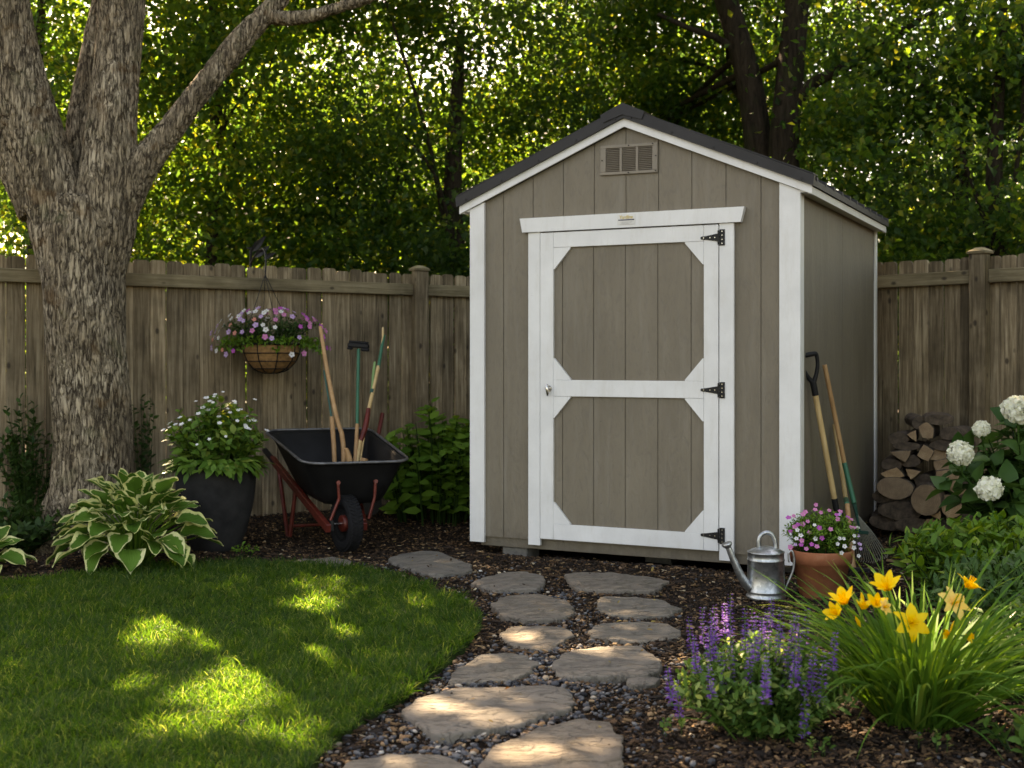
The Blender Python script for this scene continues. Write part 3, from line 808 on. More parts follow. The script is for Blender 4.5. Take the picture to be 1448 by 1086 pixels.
    MB().box(.992, 1.092, -.0518, -.0506, 2.009, 2.0155).obj('plate_stripe', plain('plate_navy', (.02, .025, .06), .4), pl)
    ln = MB()
    for k, (a, b) in enumerate(((1.004, 1.08), (1.01, 1.075), (1.004, 1.06))): ln.box(a, b, -.0513, -.0506, 1.999 - k * .006, 2.001 - k * .006)
    ln.obj('plate_small_print', plain('plate_grey', (.38, .37, .36), .5), pl)
    # door
    d = empty('door', (0, 0, 0)); d.parent = S
    pn = MB(); gx_ = [.52] + [x for x in xs if .53 < x < 1.54] + [1.54]
    for a, b in zip(gx_[:-1], gx_[1:]): pn.box(a + g, b - g, -.0225, -.0165, .15, 1.92)
    pn.box(.52, 1.54, -.0165, -.011, .15, 1.92)
    pn.obj('door_panel', M_SID, d)
    def board(b): return MB().box(*b, c=.0018).obj('door_frame_board', M_WH, d)
    Y0, Y1 = -.040, -.0168
    x0, xi, xo, x1 = .4785, .565, 1.511, 1.5965
    board((x0, xi, Y0, Y1, .098, 1.960)); board((xo, x1, Y0, Y1, .098, 1.960))
    for z0, z1 in ((1.868, 1.960), (.967, 1.066), (.098, .193)): board((xi + .0012, xo - .0012, Y0, Y1, z0, z1))
    gz = .118
    for zc, s in ((1.868 - .001, -1), (1.066 + .001, 1), (.967 - .001, -1), (.193 + .001, 1)):
        for xc, t in ((xi + .0012, 1), (xo - .0012, -1)):
            pts = [(xc, zc), (xc + t * .112, zc), (xc + t * .112, zc + s * .006), (xc + t * .006, zc + s * .130), (xc, zc + s * .130)]
            MB().prism(pts, Y0 + .001, Y1).obj('door_gusset', M_WH, d)
    # door handle
    hd = MB(); hx, hz = .537, 1.005
    rot = [Matrix.Identity(3)]
    for r_, y_ in ((.017, -.0405), ): hd.tube([(hx, -.040, hz + .008), (hx, -.044, hz + .008)], .019, 20)
    hd.tube([(hx, -.044, hz + .010), (hx, -.062, hz + .010), (hx, -.068, hz + .009)], [.011, .010, .006], 14)
    hd.tube([(hx - .004, -.066, hz + .034), (hx, -.070, hz + .020), (hx + .002, -.070, hz), (hx + .004, -.068, hz - .020), (hx + .002, -.064, hz - .034)], [.006, .011, .009, .009, .005], 12)
    hd.obj('door_handle', M_CHROME, d, smooth=True)
    # strap hinges
    for z in (1.886, 1.016, .186):
        e = MB()
        e.prism([(1.6035, z - .046), (1.634, z - .046), (1.634, z + .046), (1.6035, z + .046)], -.0385, -.0345)
        e.prism([(1.594, z - .022), (1.594, z + .022), (1.520, z + .010), (1.497, z + .008), (1.492, z), (1.497, z - .008), (1.520, z - .010)], -.0445, -.0405)
        e.tube([(1.5985, -.044, z - .040), (1.5985, -.044, z + .040)], .0048, 10)
        hg = e.obj('hinge', M_BLACK, d)
        for xx, zz, yy in ((1.619, .034, -.0385), (1.619, .012, -.0385), (1.619, -.012, -.0385), (1.619, -.034, -.0385), (1.578, 0, -.0445), (1.55, 0, -.0445), (1.512, 0, -.0445)):
            MB().tube([(xx, yy, z + zz), (xx, yy - .0025, z + zz)], .0032, 8).obj('screw', M_CHROME, hg)
build_shed()

# ------------------------------------------------------------------ fences
def build_fence(A, B, posts, label, ztop, seed):
    r = random.Random(seed)
    A = Vector(A); B = Vector(B); d = (B - A); L = d.length; d.normalize(); az = math.atan2(d.y, d.x)
    root = empty('wooden_fence', (A.x, A.y, 0), az); tag(root, label, 'fence')
    # local x runs along the fence, local -y is the garden side
    bounds = sorted([0.0] + list(posts) + [L])
    for a, b in zip(bounds[:-1], bounds[1:]):
        mb = MB(); x = a
        while x < b - .02:
            w = min(.124 * r.uniform(.94, 1.05), b - x); h = ztop + r.uniform(-.012, .012); c = min(.022, w * .25)
            y = r.uniform(-.002, .014); e = .0040 * r.uniform(.2, 2.0)
            lean = r.uniform(-.004, .004)
            pts = [(x + e, -.06), (x + w - e, -.06), (x + w - e + lean, h - c), (x + w - e - c * .35 + lean, h - c * .3), (x + w - e - c + lean, h), (x + e + c + lean, h), (x + e + c * .35 + lean, h - c * .3), (x + e + lean, h - c)]
            mb.prism(pts, y, y + .018)
            x += w
        mb.obj('picket_panel', M_FENCE, root)
    for a, b in zip(bounds[:-1], bounds[1:]):
        MB().box(a + .062, b - .062, -.044, -.006, ztop - .185, ztop - .092, .004).obj('rail', M_RAIL, root)
        MB().box(a + .062, b - .062, .024, .062, .30, .39, .004).obj('rail', M_RAIL, root)
    for p in posts:
        po = MB().box(p - .060, p + .060, -.085, -.008, -.06, ztop + .015, .006).obj('post', M_FENCE, root)
        cp = MB(); cp.box(p - .070, p + .070, -.097, .02, ztop + .0155, ztop + .032, .004)
        cp.add([(p - .066, -.096, ztop + .0345), (p + .066, -.096, ztop + .0345), (p + .066, .036, ztop + .0345), (p - .066, .036, ztop + .0345), (p - .02, -.05, ztop + .062), (p + .02, -.05, ztop + .062), (p + .02, -.01, ztop + .062), (p - .02, -.01, ztop + .062)],
               [(0, 1, 5, 4), (1, 2, 6, 5), (2, 3, 7, 6), (3, 0, 4, 7), (4, 5, 6, 7)])
        cp.obj('post_cap', M_RAIL, po)
CORNER = (.84, 11.45)
ul = Vector((.821, .571)); ur = Vector((.649, -.761))
LA = Vector(CORNER) - ul * 9.2
def along(A, d, px):  # distance along line A + d*s seen at column px
    k = (px - 724) / FPX
    return (k * A.y - A.x) / (d.x - k * d.y)
s1 = along(LA, ul, 590)
build_fence(LA, CORNER, [s1 - 5.2, s1 - 2.6, s1], 'long weathered picket fence left of the shed, behind the tree trunk and wheelbarrow', 1.90, 1)
RA = Vector(CORNER)
s2 = along(RA, ur, 1390)
build_fence(RA, Vector(CORNER) + ur * 7.6, [s2 - 2.4, s2, s2 + 2.4], 'weathered picket fence right of the shed, behind the firewood and hydrangea', 1.90, 2)

# ------------------------------------------------------------------ trees
def remesh(mb, vox, name):
    o = mb.obj('tmp', M_BARK); md = o.modifiers.new('r', 'REMESH'); md.mode = 'VOXEL'; md.voxel_size = vox; md.use_smooth_shade = True
    sm = o.modifiers.new('s', 'SMOOTH'); sm.factor = .5; sm.iterations = 6
    dg = bpy.context.evaluated_depsgraph_get(); me = bpy.data.meshes.new_from_object(o.evaluated_get(dg)); me.name = name
    bpy.data.objects.remove(o); return me
def curve(pts, rad, sub=5):
    P = []; R = []
    pts = [Vector(p) for p in pts]
    for i in range(len(pts) - 1):
        p0 = pts[max(i - 1, 0)]; a = pts[i]; b = pts[i + 1]; p3 = pts[min(i + 2, len(pts) - 1)]
        for j in range(sub):
            t = j / sub
            P.append(.5 * ((2 * a) + (-p0 + b) * t + (2 * p0 - 5 * a + 4 * b - p3) * t * t + (-p0 + 3 * a - 3 * b + p3) * t ** 3))
            R.append(rad[i] * (1 - t) + rad[i + 1] * t)
    P.append(pts[-1]); R.append(rad[-1]); return P, R

DAPPLES = []   # (ground x, y, radius x, radius y): holes in the leaves overhead that let the sun down here
def dap(px, py, rx, ry, w=1.0):
    p = G(px, py); s = p.y / FPX
    DAPPLES.append((p.x, p.y, rx * s, ry * p.y * p.y / (CAM_H * FPX), w))
for a in [(250, 905, 40, 28), (285, 885, 24, 12), (340, 985, 66, 46), (400, 960, 50, 26), (330, 1028, 42, 24), (450, 868, 28, 20), (455, 838, 24, 10), (370, 930, 22, 12), (490, 905, 16, 8), (180, 985, 17, 12), (300, 925, 22, 12),
          (590, 786, 14, 4), (628, 799, 12, 3), (835, 919, 30, 7), (905, 938, 14, 5), (615, 1003, 20, 7), (700, 1022, 16, 4), (765, 1068, 44, 15), (740, 903, 14, 4), (565, 1080, 20, 6), (595, 868, 12, 4), (420, 1050, 26, 12), (220, 1050, 22, 12),
          (1085, 950, 55, 24), (1165, 985, 30, 14), (1120, 915, 36, 14), (1290, 925, 28, 8), (1400, 905, 28, 12), (1230, 960, 24, 12), (930, 975, 18, 5), (990, 1030, 12, 7), (690, 805, 12, 4), (960, 935, 9, 4),
          (180, 735, 44, 14), (255, 745, 20, 10), (110, 765, 14, 8), (1330, 800, 40, 12), (1420, 800, 32, 12), (1270, 815, 18, 8), (480, 985, 18, 12), (110, 900, 18, 10), (668, 762, 40, 9), (212, 812, 40, 11), (255, 798, 16, 8), (377, 799, 26, 8), (1430, 1030, 46, 22), (1380, 1000, 24, 12), (1485, 985, 40, 20), (1150, 1052, 34, 16), (1215, 1030, 22, 12), (1100, 1035, 18, 10), (1500, 868, 40, 14), (1590, 880, 40, 14), (1665, 852, 44, 12)]:
    dap(*a)
def keep_shade(P):
    """True where a canopy leaf stays: its sun shadow on the garden does not fall in a dapple"""
    s = np.array(SUND); q = P[:, :2] - P[:, 2:3] * (s[:2] / s[2])[None]
    k = np.ones(len(P), bool)
    wob = (vn(q[:, 0] * 5.5, q[:, 1] * 5.5, 61) - .55) * 1.1
    for x, y, rx, ry, w in DAPPLES:
        e = ((q[:, 0] - x) / (rx + .05)) ** 2 + ((q[:, 1] - y) / (ry + .05)) ** 2
        k &= ~((e + wob + (RNG.uniform(size=len(P)) - .5) * .5 < 1) & (RNG.uniform(size=len(P)) < w * .96 + .04))
    return k

def big_tree():
    Yt = 8.15; b = at(130, 770, Yt); b.z = 0
    root = empty('shade_tree', b); tag(root, 'large forked shade tree with deeply furrowed grey bark, growing at left by the fence', 'tree')
    mb = MB()
    k = Yt / FPX
    def br(pts, rads, n=18):
        P, R = curve([at(x, y, Yt + dz) for x, y, dz in pts], [r * k * .955 for r in rads]); mb.tube(P, R, n)
    br([(130, 790, 0), (130, 752, 0), (131, 700, 0), (131, 600, 0), (124, 500, 0), (119, 400, 0), (114, 330, 0), (118, 282, 0)], [78, 70, 59, 54, 55, 58, 60, 50], 26)
    br([(98, 400, 0), (88, 320, 0), (68, 250, -.02), (42, 170, -.06), (20, 85, -.1), (4, 0, -.15), (-12, -120, -.3), (-70, -320, -.8), (-160, -620, -1.3)], [36, 46, 43, 38, 36, 34, 31, 24, 13])
    br([(138, 400, 0), (148, 320, 0), (154, 250, 0), (159, 170, 0), (166, 85, .02), (172, 0, .05), (178, -120, .1), (200, -320, .3), (210, -620, .5), (240, -900, .6)], [36, 44, 40, 34, 33, 33, 30, 26, 18, 8])
    br([(128, 320, .12), (120, 240, .22), (122, 150, .28), (138, 60, .32), (152, 0, .35), (160, -120, .6), (120, -400, 1.4), (90, -700, 2.2)], [30, 26, 22, 20, 19, 17, 13, 8])
    br([(60, 300, 0), (36, 245, 0), (8, 195, 0), (-22, 150, -.03), (-60, 80, -.1), (-150, -60, -.3), (-300, -260, -.4), (-420, -500, .2)], [34, 34, 31, 29, 27, 23, 16, 8])
    br([(165, 300, 0), (188, 252, 0), (222, 207, 0), (262, 155, .02), (310, 95, .05), (352, 45, .08), (392, 2, .1), (430, -60, .1), (500, -200, 0), (640, -420, -.2)], [30, 26, 20, 17, 15.5, 14, 13, 11, 9, 5], 14)
    br([(372, 22, .09), (405, 26, .05), (440, 22, 0), (480, 10, -.05), (530, -8, -.1), (640, -70, -.3)], [10, 9, 7.5, 6.5, 6, 3], 10)
    for a in (0.2, 1.4, 2.3, 3.3, 4.3, 5.4):   # root flare
        P = [b + Vector((math.cos(a) * q, math.sin(a) * q, z)) for q, z in ((.12, .40), (.21, .20), (.32, .05), (.47, -.06))]
        P, R = curve(P, [.12, .11, .085, .03], 3); mb.tube(P, R, 10)
    me = remesh(mb, .008, 'trunk')
    n = len(me.vertices); co = np.empty(n * 3, np.float32); me.vertices.foreach_get('co', co); co = co.reshape(-1, 3)
    no = np.empty(n * 3, np.float32); me.vertices.foreach_get('normal', no); no = no.reshape(-1, 3)
    ox = np.array(b); d = np.empty(n)
    for i in range(n):
        p = co[i]; q = Vector((p[0] * 26, p[1] * 26, p[2] * 6)); 
        w = mnoise.noise(Vector((p[0] * 6, p[1] * 6, p[2] * 5)))
        d[i] = min(1, abs(mnoise.noise(q + Vector((w, w, w * .7)))) * 5) * .011 + mnoise.noise(Vector((p[0] * 3, p[1] * 3, p[2] * 2))) * .018
    fade = np.clip(1.4 - (co[:, 2] - 2.6) * .35, .3, 1)
    co = co + no * (d * fade)[:, None] - ox[None]
    me.vertices.foreach_set('co', co.ravel().astype(np.float32)); me.update()
    o = bpy.data.objects.new('trunk', me); COL.objects.link(o); o.parent = root
    # crown: out of view, leaves placed to shade the garden, gaps let dapples through
    N = 175000
    P = np.stack([RNG.uniform(-9.5, 5.6, N), RNG.uniform(4.2, 16.5, N), RNG.uniform(5.9, 8.6, N)], -1)
    cl = vn(P[:, 0] * 1.1, P[:, 1] * 1.1 + P[:, 2] * 2, 31)
    lowok = P[:, 2] > 1.2 + .300 * P[:, 1] + .55          # stays above what the photo shows from its low boughs
    s = np.array(SUND); q = P[:, :2] - P[:, 2:3] * (s[:2] / s[2])[None]
    need = (q[:, 0] > -4.3 + .0 * q[:, 1]) & (q[:, 0] < 5) & (q[:, 1] > 1.2) & (q[:, 1] < 8.6 + 1.6 * (q[:, 0] > .3))
    ok = lowok & keep_shade(P) & (need | (cl > .93) | ((q[:, 0] >= 4.8) & (q[:, 0] < 9.5) & (q[:, 1] > 5) & (q[:, 1] < 11) & (RNG.uniform(size=len(P)) < .5)))
    P = P[ok]; n = len(P)
    Nn = rnd(n) * .55 + np.array([0, 0, 1]); D = rnd(n); D[:, 2] *= .4
    mb2 = MB().inst(LT_TREE, frames(D, Nn, RNG.uniform(.09, .15, n)), P - ox[None])
    cr = mb2.obj('crown', L_MAPLE, root)
    tw = MB()
    for j in range(60):
        c = Vector(P[random.randrange(n)]); e = Vector((random.uniform(-.8, .8), random.uniform(-.8, .8), random.uniform(-.2, .3)))
        tw.tube([c - e - b, c - b, c + e - b], [.012, .018, .006], 5)
    tw.obj('twigs', M_BARK2, root)
big_tree()

def crown_mesh(seed, rx, ry, h0, h1, clumps, per, leaf, mat_):
    r = np.random.default_rng(seed)
    c = r.normal(size=(clumps * 2, 3)); c = unit(c) * (r.uniform(.15, 1, (clumps * 2, 1)) ** .5)
    c = c[:clumps]
    hz = (h1 - h0) / 2
    C = c * np.array([rx, ry, hz]) + np.array([0, 0, h0 + hz])
    sz = r.uniform(.16, .50, clumps)
    idx = np.repeat(np.arange(clumps), per)
    n = len(idx)
    P = C[idx] + r.normal(size=(n, 3)) * sz[idx][:, None] * np.array([1, 1, .55])
    P = P[P[:, 2] > .3]; n = len(P)
    Nn = r.normal(size=(n, 3)) * .8 + np.array([0, 0, .9]); D = r.normal(size=(n, 3)); D[:, 2] -= .3
    mb = MB().inst(LT_TREE, frames(D, Nn, r.uniform(.6, 1.35, n) * leaf), P)
    return mb, C
def bg_tree(pos, seed, rx, ry, h0, h1, clumps, per, leaf, mat_, label, kind='deciduous_tree', trunk=.12, limbs=None, lean=(0, 0), back=0):
    root = empty(kind, (pos[0], pos[1], 0)); tag(root, label, 'tree', 'trees of the wood behind the fence')
    mb, C = crown_mesh(seed, rx, ry, h0, h1, clumps, per, leaf, mat_)
    if back: mb.v[0] = mb.v[0] + np.array([0, back, 0], dtype=np.float32); C = C + np.array([0, back, 0])
    mb.obj('crown', mat_, root)
    t = MB(); rr = random.Random(seed)
    top = h0 + (h1 - h0) * .75
    P, R = curve([(0, 0, -.1), (lean[0] * .3, lean[1] * .3, top * .3), (lean[0] * .6 + rr.uniform(-.1, .1), 0, top * .6), (lean[0], lean[1], top)], [trunk * 1.15, trunk, trunk * .75, trunk * .3])
    if not limbs: t.tube(P, R, 12)
    else: P, R = curve([Vector(q) - Vector((pos[0], pos[1], 0)) for q in limbs[0][0]], limbs[0][1])
    for j in range(5):
        i = rr.randrange(len(P) // 4, len(P) - 1); c = Vector(C[rr.randrange(len(C))])
        m = (P[i] + c) / 2 + Vector((rr.uniform(-.2, .2), rr.uniform(-.2, .2), rr.uniform(0, .3)))
        Q, RR = curve([P[i], m, c], [R[i] * .3, R[i] * .18, .008]); t.tube(Q, RR, 7)
    if limbs:
        for pts, rads in limbs:
            Q, RR = curve([Vector(p) - Vector((pos[0], pos[1], 0)) for p in pts], rads); t.tube(Q, RR, 10)
    t.obj('trunk', M_BARK2, root, smooth=True)
def X(px, Y_): return (px - 724) / FPX * Y_
# two dark trunks seen above the shed roof
bg_tree((X(1085, 12.9), 12.9), 101, 2.6, 1.7, 2.8, 6.8, 70, 280, .08, L_TREE, 'slanting dark trunked tree straight behind the right roof slope of the shed', trunk=.17,
        limbs=[([at(1085, 700, 12.95), at(1083, 330, 12.95), at(1075, 230, 12.95), at(1062, 130, 12.95), at(1045, 60, 12.95), at(1020, -20, 12.95), at(985, -120, 12.95)], [.20, .17, .15, .14, .13, .12, .09]),
               ([at(1045, 75, 12.95), at(1010, 52, 12.85), at(975, 40, 12.75), at(930, 20, 12.65)], [.05, .035, .03, .02])], lean=(-.6, .2), back=2.6)
bg_tree((X(1112, 12.6), 12.6), 102, 2.4, 1.7, 2.8, 6.8, 60, 280, .08, L_TREE2, 'dark upright tree with a long bough reaching right, above the shed eave', trunk=.18,
        limbs=[([at(1112, 700, 12.55), at(1110, 330, 12.55), at(1108, 220, 12.55), at(1114, 140, 12.55), at(1122, 60, 12.55), at(1130, -40, 12.55), at(1140, -200, 12.55)], [.20, .18, .155, .145, .13, .12, .09]),
               ([at(1120, 150, 12.55), at(1150, 118, 12.45), at(1200, 92, 12.35), at(1262, 52, 12.25), at(1330, 10, 12.15)], [.08, .06, .05, .04, .02])], lean=(.3, .2), back=2.7)
specs = [
 ((X(652, 13.2), 13.2), 1.7, 1.5, .8, 6.0, 63, 320, .074, L_TREE2, 'slim dark tree just left of the shed roof, trunk rising behind the fence'),
 ((X(60, 12.2), 12.2), 2.2, 1.6, .6, 6.2, 73, 320, .074, L_TREE, 'bright leaved tree behind the forked trunk at the left edge'),
 ((X(300, 12.6), 12.6), 2.0, 1.6, .6, 6.5, 78, 320, .074, L_TREE, 'yellow green tree above the hanging basket'),
 ((X(480, 13.6), 13.6), 2.1, 1.7, .4, 6.0, 78, 320, .074, L_TREE, 'bright backlit tree between the basket and the shed roof'),
 ((X(850, 15.2), 15.2), 2.2, 1.8, 1.2, 6.6, 78, 320, .076, L_TREE, 'leafy tree rising behind the ridge of the shed'),
 ((X(1360, 12.8), 12.8), 1.5, 1.3, .5, 6.2, 73, 320, .074, L_TREE2, 'shadowy green tree behind the right fence post'),
 ((X(1420, 11.6), 11.6), 1.9, 1.5, .4, 5.8, 78, 320, .074, L_TREE, 'leafy tree at the right edge above the fence'),
 ((X(200, 16.5), 16.5), 3.0, 2.2, .5, 7.0, 80, 260, .088, L_TREE, 'tall tree farther back behind the fork of the shade tree'),
 ((X(560, 17.5), 17.5), 3.0, 2.2, .5, 6.6, 42, 240, .088, L_TREE, 'tall pale tree farther back, sky showing through at its top'),
 ((X(980, 17.8), 17.8), 3.2, 2.2, .5, 7.0, 75, 260, .088, L_TREE, 'tall tree farther back behind the two dark trunks'),
 ((X(1360, 16.2), 16.2), 3.0, 2.2, .5, 9.2, 90, 260, .088, L_TREE2, 'tall dark tree farther back at the upper right corner'),
]
for i, (p, rx, ry, h0, h1, c, per, lf, m, lab) in enumerate(specs):
    bg_tree(p, 200 + i, rx, ry, h0, h1, c, per, lf, m, lab, trunk=.11 if i != 0 else .14)
bg_tree((6.6, 7.2), 301, 2.2, 2.6, 1.2, 7.5, 60, 150, .12, L_TREE2, 'dark spreading tree beyond the fence, unseen at right, added to shade the shed side', trunk=.16)  # added out of view to keep sky light off the shed side wall
bg_tree((5.3, 4.6), 302, 1.4, 2.0, .5, 6.0, 60, 170, .11, L_TREE2, 'dark bushy tree beside the garden, unseen at right, added to shade the flower bed and side wall', trunk=.12)  # second added tree, unseen, darkens the right bed and side wall
def far_wood():
    N = 150000
    x = RNG.uniform(-16, 16, N); y = RNG.uniform(20, 27, N)
    top = 3.2 + 5.5 * vn(x * .35, y * .2, 41)
    z = RNG.uniform(0, 1, N) ** .9 * top
    cl = vn(x * 1.2 + y * .7, z * 1.2, 42)
    ok = cl > .28 + .12 * (z / top)
    P = np.stack([x, y, z], -1)[ok]; n = len(P)
    Nn = rnd(n) * .8 + np.array([0, 0, .9]); D = rnd(n)
    o = MB().inst(LT_TREE, frames(D, Nn, RNG.uniform(.12, .22, n)), P).obj('far_wood', L_FAR)
    tag(o, 'far off mass of sunlit woodland behind the nearer trees', 'woodland', kind='stuff')
far_wood()
# ------------------------------------------------------------------ plants
def stems(n, rx, ry, h, per, L, W, seed, t0=.3, up=.25, base=.05, dome=.5, tmpl=LT, jit=.35, lean=(0, 0), zmin=0, face=(0, 0, 0)):
    """returns (leaf MB, stem MB) of a bushy plant round the origin"""
    r = np.random.default_rng(seed)
    rad = np.sqrt(r.uniform(0, 1, n)); ph = r.uniform(0, 2 * PI, n)
    top = h * (np.sqrt(np.maximum(0, 1 - rad ** 2 * .85)) ** dome) * r.uniform(.72, 1.08, n)
    E = np.stack([np.cos(ph) * rad * rx + lean[0], np.sin(ph) * rad * ry + lean[1], np.maximum(top, zmin + .05)], -1)
    B = np.stack([np.cos(ph) * rad * base, np.sin(ph) * rad * base, np.zeros(n)], -1)
    C = B * .5 + E * .5; C[:, 2] = E[:, 2] * .72
    C[:, :2] = B[:, :2] + (E[:, :2] - B[:, :2]) * .35
    t = np.tile(np.linspace(t0, 1, per), n) + r.uniform(-.03, .03, n * per); t = t.clip(0, 1)[:, None]
    i = np.repeat(np.arange(n), per)
    P = (1 - t) ** 2 * B[i] + 2 * t * (1 - t) * C[i] + t * t * E[i]
    T = unit(2 * (1 - t) * (C[i] - B[i]) + 2 * t * (E[i] - C[i]))
    a = np.tile(np.arange(per) * 2.4, n) + r.uniform(0, 6.3, n)[i]
    side = np.cross(T, np.array([0, 0, 1.0]) + r.normal(size=T.shape) * .1); side = unit(side); s2 = np.cross(T, side)
    rd = side * np.cos(a)[:, None] + s2 * np.sin(a)[:, None]
    D = rd * .85 + T * .45 + np.array([0, 0, up]) * 1.0 + r.normal(size=T.shape) * jit * .5
    N = T * .7 + np.array([0, 0, .7]) + np.array(face) + r.normal(size=T.shape) * jit
    sc = r.uniform(.65, 1.2, len(P)) * (1 - .25 * t[:, 0])
    S = np.stack([sc * L * W / .5 , sc * L, sc * L], -1)
    lm = MB().inst(tmpl, frames(D, N, S), P)
    sm = MB()
    for k in range(n):
        pts = []
        for q in (0, .35, .7, 1):
            pts.append((1 - q) ** 2 * B[k] + 2 * q * (1 - q) * C[k] + q * q * E[k])
        sm.tube(pts, [L * .05, L * .045, L * .035, L * .02], 4, cap=False)
    return lm, sm, E
def shrub(name, pos, label, cat, mat_, *a, group=None, **kw):
    root = empty(name, pos); tag(root, label, cat, group)
    lm, sm, E = stems(*a, **kw)
    lm.obj('foliage', mat_, root, smooth=True); sm.obj('stems', L_DARK, root)
    return root, E

g = lambda px, py: G(px, py)
shrub('leafy_shrub', g(618, 738) + Vector((0, .15, -.02)), 'bright broad leaved shrub between the wheelbarrow and the shed corner', 'shrub', L_SHRUB,
      90, .46, .34, .84, 13, .145, .62, 51, t0=.15, dome=.6, up=-.22, base=.3, face=(-.2, -1.0, .2))
shrub('dark_shrub', Vector((X(42, 8.3), 8.3, -.02)), 'dark leafy shrub against the fence behind the left side of the tree trunk', 'shrub', L_DARK,
      34, .24, .14, .92, 18, .075, .5, 52, t0=.25, dome=.4)
shrub('low_shrub', Vector((X(28, 7.7), 7.7, -.02)), 'low dark shrub at the left photo edge, in front of the tree trunk', 'shrub', L_DARK,
      40, .34, .22, .34, 14, .085, .5, 53, t0=.2, dome=.7)
shrub('climbing_vine', Vector((X(202, 8.9), 8.9, -.02)), 'thin trailing vine on the fence right beside the tree trunk', 'vine', L_DARK,
      9, .10, .05, .98, 18, .055, .6, 54, t0=.2, dome=.2, jit=.6)
shrub('dark_shrub', Vector((X(590, 9.6), 9.6, -.02)), 'shaded shrub low against the fence post behind the wheelbarrow', 'shrub', L_DARK,
      26, .30, .2, .42, 13, .09, .45, 55, t0=.2, dome=.7)
shrub('young_weed', g(322, 787) + Vector((.1, 0, 0)), 'small green weed at the foot of the tall dark planter', 'weed', L_SHRUB, 7, .10, .06, .07, 6, .035, .6, 56)

# hosta ---------------------------------------------------------------
def hosta_leaf(L, W, seed):
    r = random.Random(seed); rows, cols = 11, 8
    V = []; U = []; F = []
    for i in range(rows):
        t = i / (rows - 1)
        hw = W * .5 * max(.02, math.sin(PI * t ** .62) ** .75)
        for j in range(cols + 1):
            u = -1 + 2 * j / cols
            wave = .035 * W * math.sin(t * 11 + seed + (2 if u > 0 else 0)) * abs(u) ** 2 * 2
            V.append((u * hw, t * L, abs(u) ** 1.4 * hw * .38 + wave - .20 * L * t ** 2.1)); U.append((u, t))
    for i in range(rows - 1):
        for j in range(cols): a = i * (cols + 1) + j; F.append((a, a + 1, a + cols + 2, a + cols + 1))
    return np.array(V), np.array(F), np.array(U)
def hosta(pos, nL, R, H, L, label, seed):
    root = empty('variegated_hosta', pos); tag(root, label, 'hosta plant')
    r = random.Random(seed); mb = MB(); st = MB()
    for k in range(nL):
        q = (k + .5) / nL                                # 0 inner .. 1 outer
        a = k * 2.39996 + r.uniform(-.2, .2); 
        rr = R * (.10 + .62 * q ** .7) * r.uniform(.85, 1.1); hh = H * (1 - .72 * q ** 1.5) * r.uniform(.85, 1.1)
        l = L * (.68 + .36 * q) * r.uniform(.85, 1.15)
        tm = hosta_leaf(l, l * r.uniform(.70, .92), r.uniform(0, 9))
        P = np.array([math.cos(a) * rr, math.sin(a) * rr, hh]); pit = math.radians(62 - 80 * q + r.uniform(-14, 14))
        D = np.array([math.cos(a + r.uniform(-.3, .3)) * math.cos(pit), math.sin(a + r.uniform(-.2, .2)) * math.cos(pit), math.sin(pit)])
        N = np.array([-math.cos(a) * math.sin(pit), -math.sin(a) * math.sin(pit), math.cos(pit)]) + np.array([r.uniform(-.45, .45), r.uniform(-.45, .45), 0])
        mb.inst(tm, frames(D[None], N[None]), P[None])
        st.tube([(math.cos(a) * .03, math.sin(a) * .03, -.02), (math.cos(a) * rr * .5, math.sin(a) * rr * .5, hh * .7), tuple(P)], [.006, .005, .004], 6)
    mb.obj('leaves', M_HOSTA, root, smooth=True); st.obj('leaf_stalks', L_SHRUB, root)
hosta(g(182, 804) + Vector((0, .12, 0)), 118, .45, .43, .19, 'large clump of hosta with cream edged green leaves at the foot of the tree', 4)
hosta(g(-34, 812) + Vector((0, .1, 0)), 20, .22, .15, .17, 'small cream edged hosta at the left photo edge beside the lawn', 9)

# flowers -------------------------------------------------------------
def five_petal(name, m, n=5, cup=.25, wide=.62):
    pt = leaf_t(w=wide, fold=.1, droop=-cup, rows=4, shape='heart')
    mb = MB()
    for k in range(n):
        a = 2 * PI * k / n
        M = np.array([[math.cos(a), -math.sin(a), 0], [math.sin(a), math.cos(a), 0], [0, 0, 1.0]])
        mb.inst((pt[0] * .5, pt[1], pt[2]), M[None], np.zeros((1, 3)))
    bm = bmesh.new(); bmesh.ops.create_icosphere(bm, subdivisions=1, radius=.085); V_ = [v.co[:] for v in bm.verts]; F_ = [[v.index for v in f.verts] for f in bm.faces]; bm.free()
    mb.add(V_, F_, 1)
    return mb.obj(name, [m, P_EYE], None, smooth=True)
PROTO = {}
def flower(kind, m, parent, pos, nrm, size, name='flower', label=None):
    key = (kind, m.name)
    if key not in PROTO:
        o = five_petal(name, m, n=5 if kind == 'five' else 12, wide=1.08 if kind == 'five' else .3); PROTO[key] = o; new = o
    else: new = PROTO[key].copy(); new.name = name; COL.objects.link(new)
    new.parent = parent; new.location = pos
    q = Vector(nrm).to_track_quat('Z', 'Y'); new.rotation_mode = 'QUATERNION'
    from mathutils import Quaternion
    new.rotation_quaternion = q @ Quaternion((0, 0, 1), random.uniform(0, 6.28)); new.scale = (size, size, size)
    if label: new['label'] = label
    return new

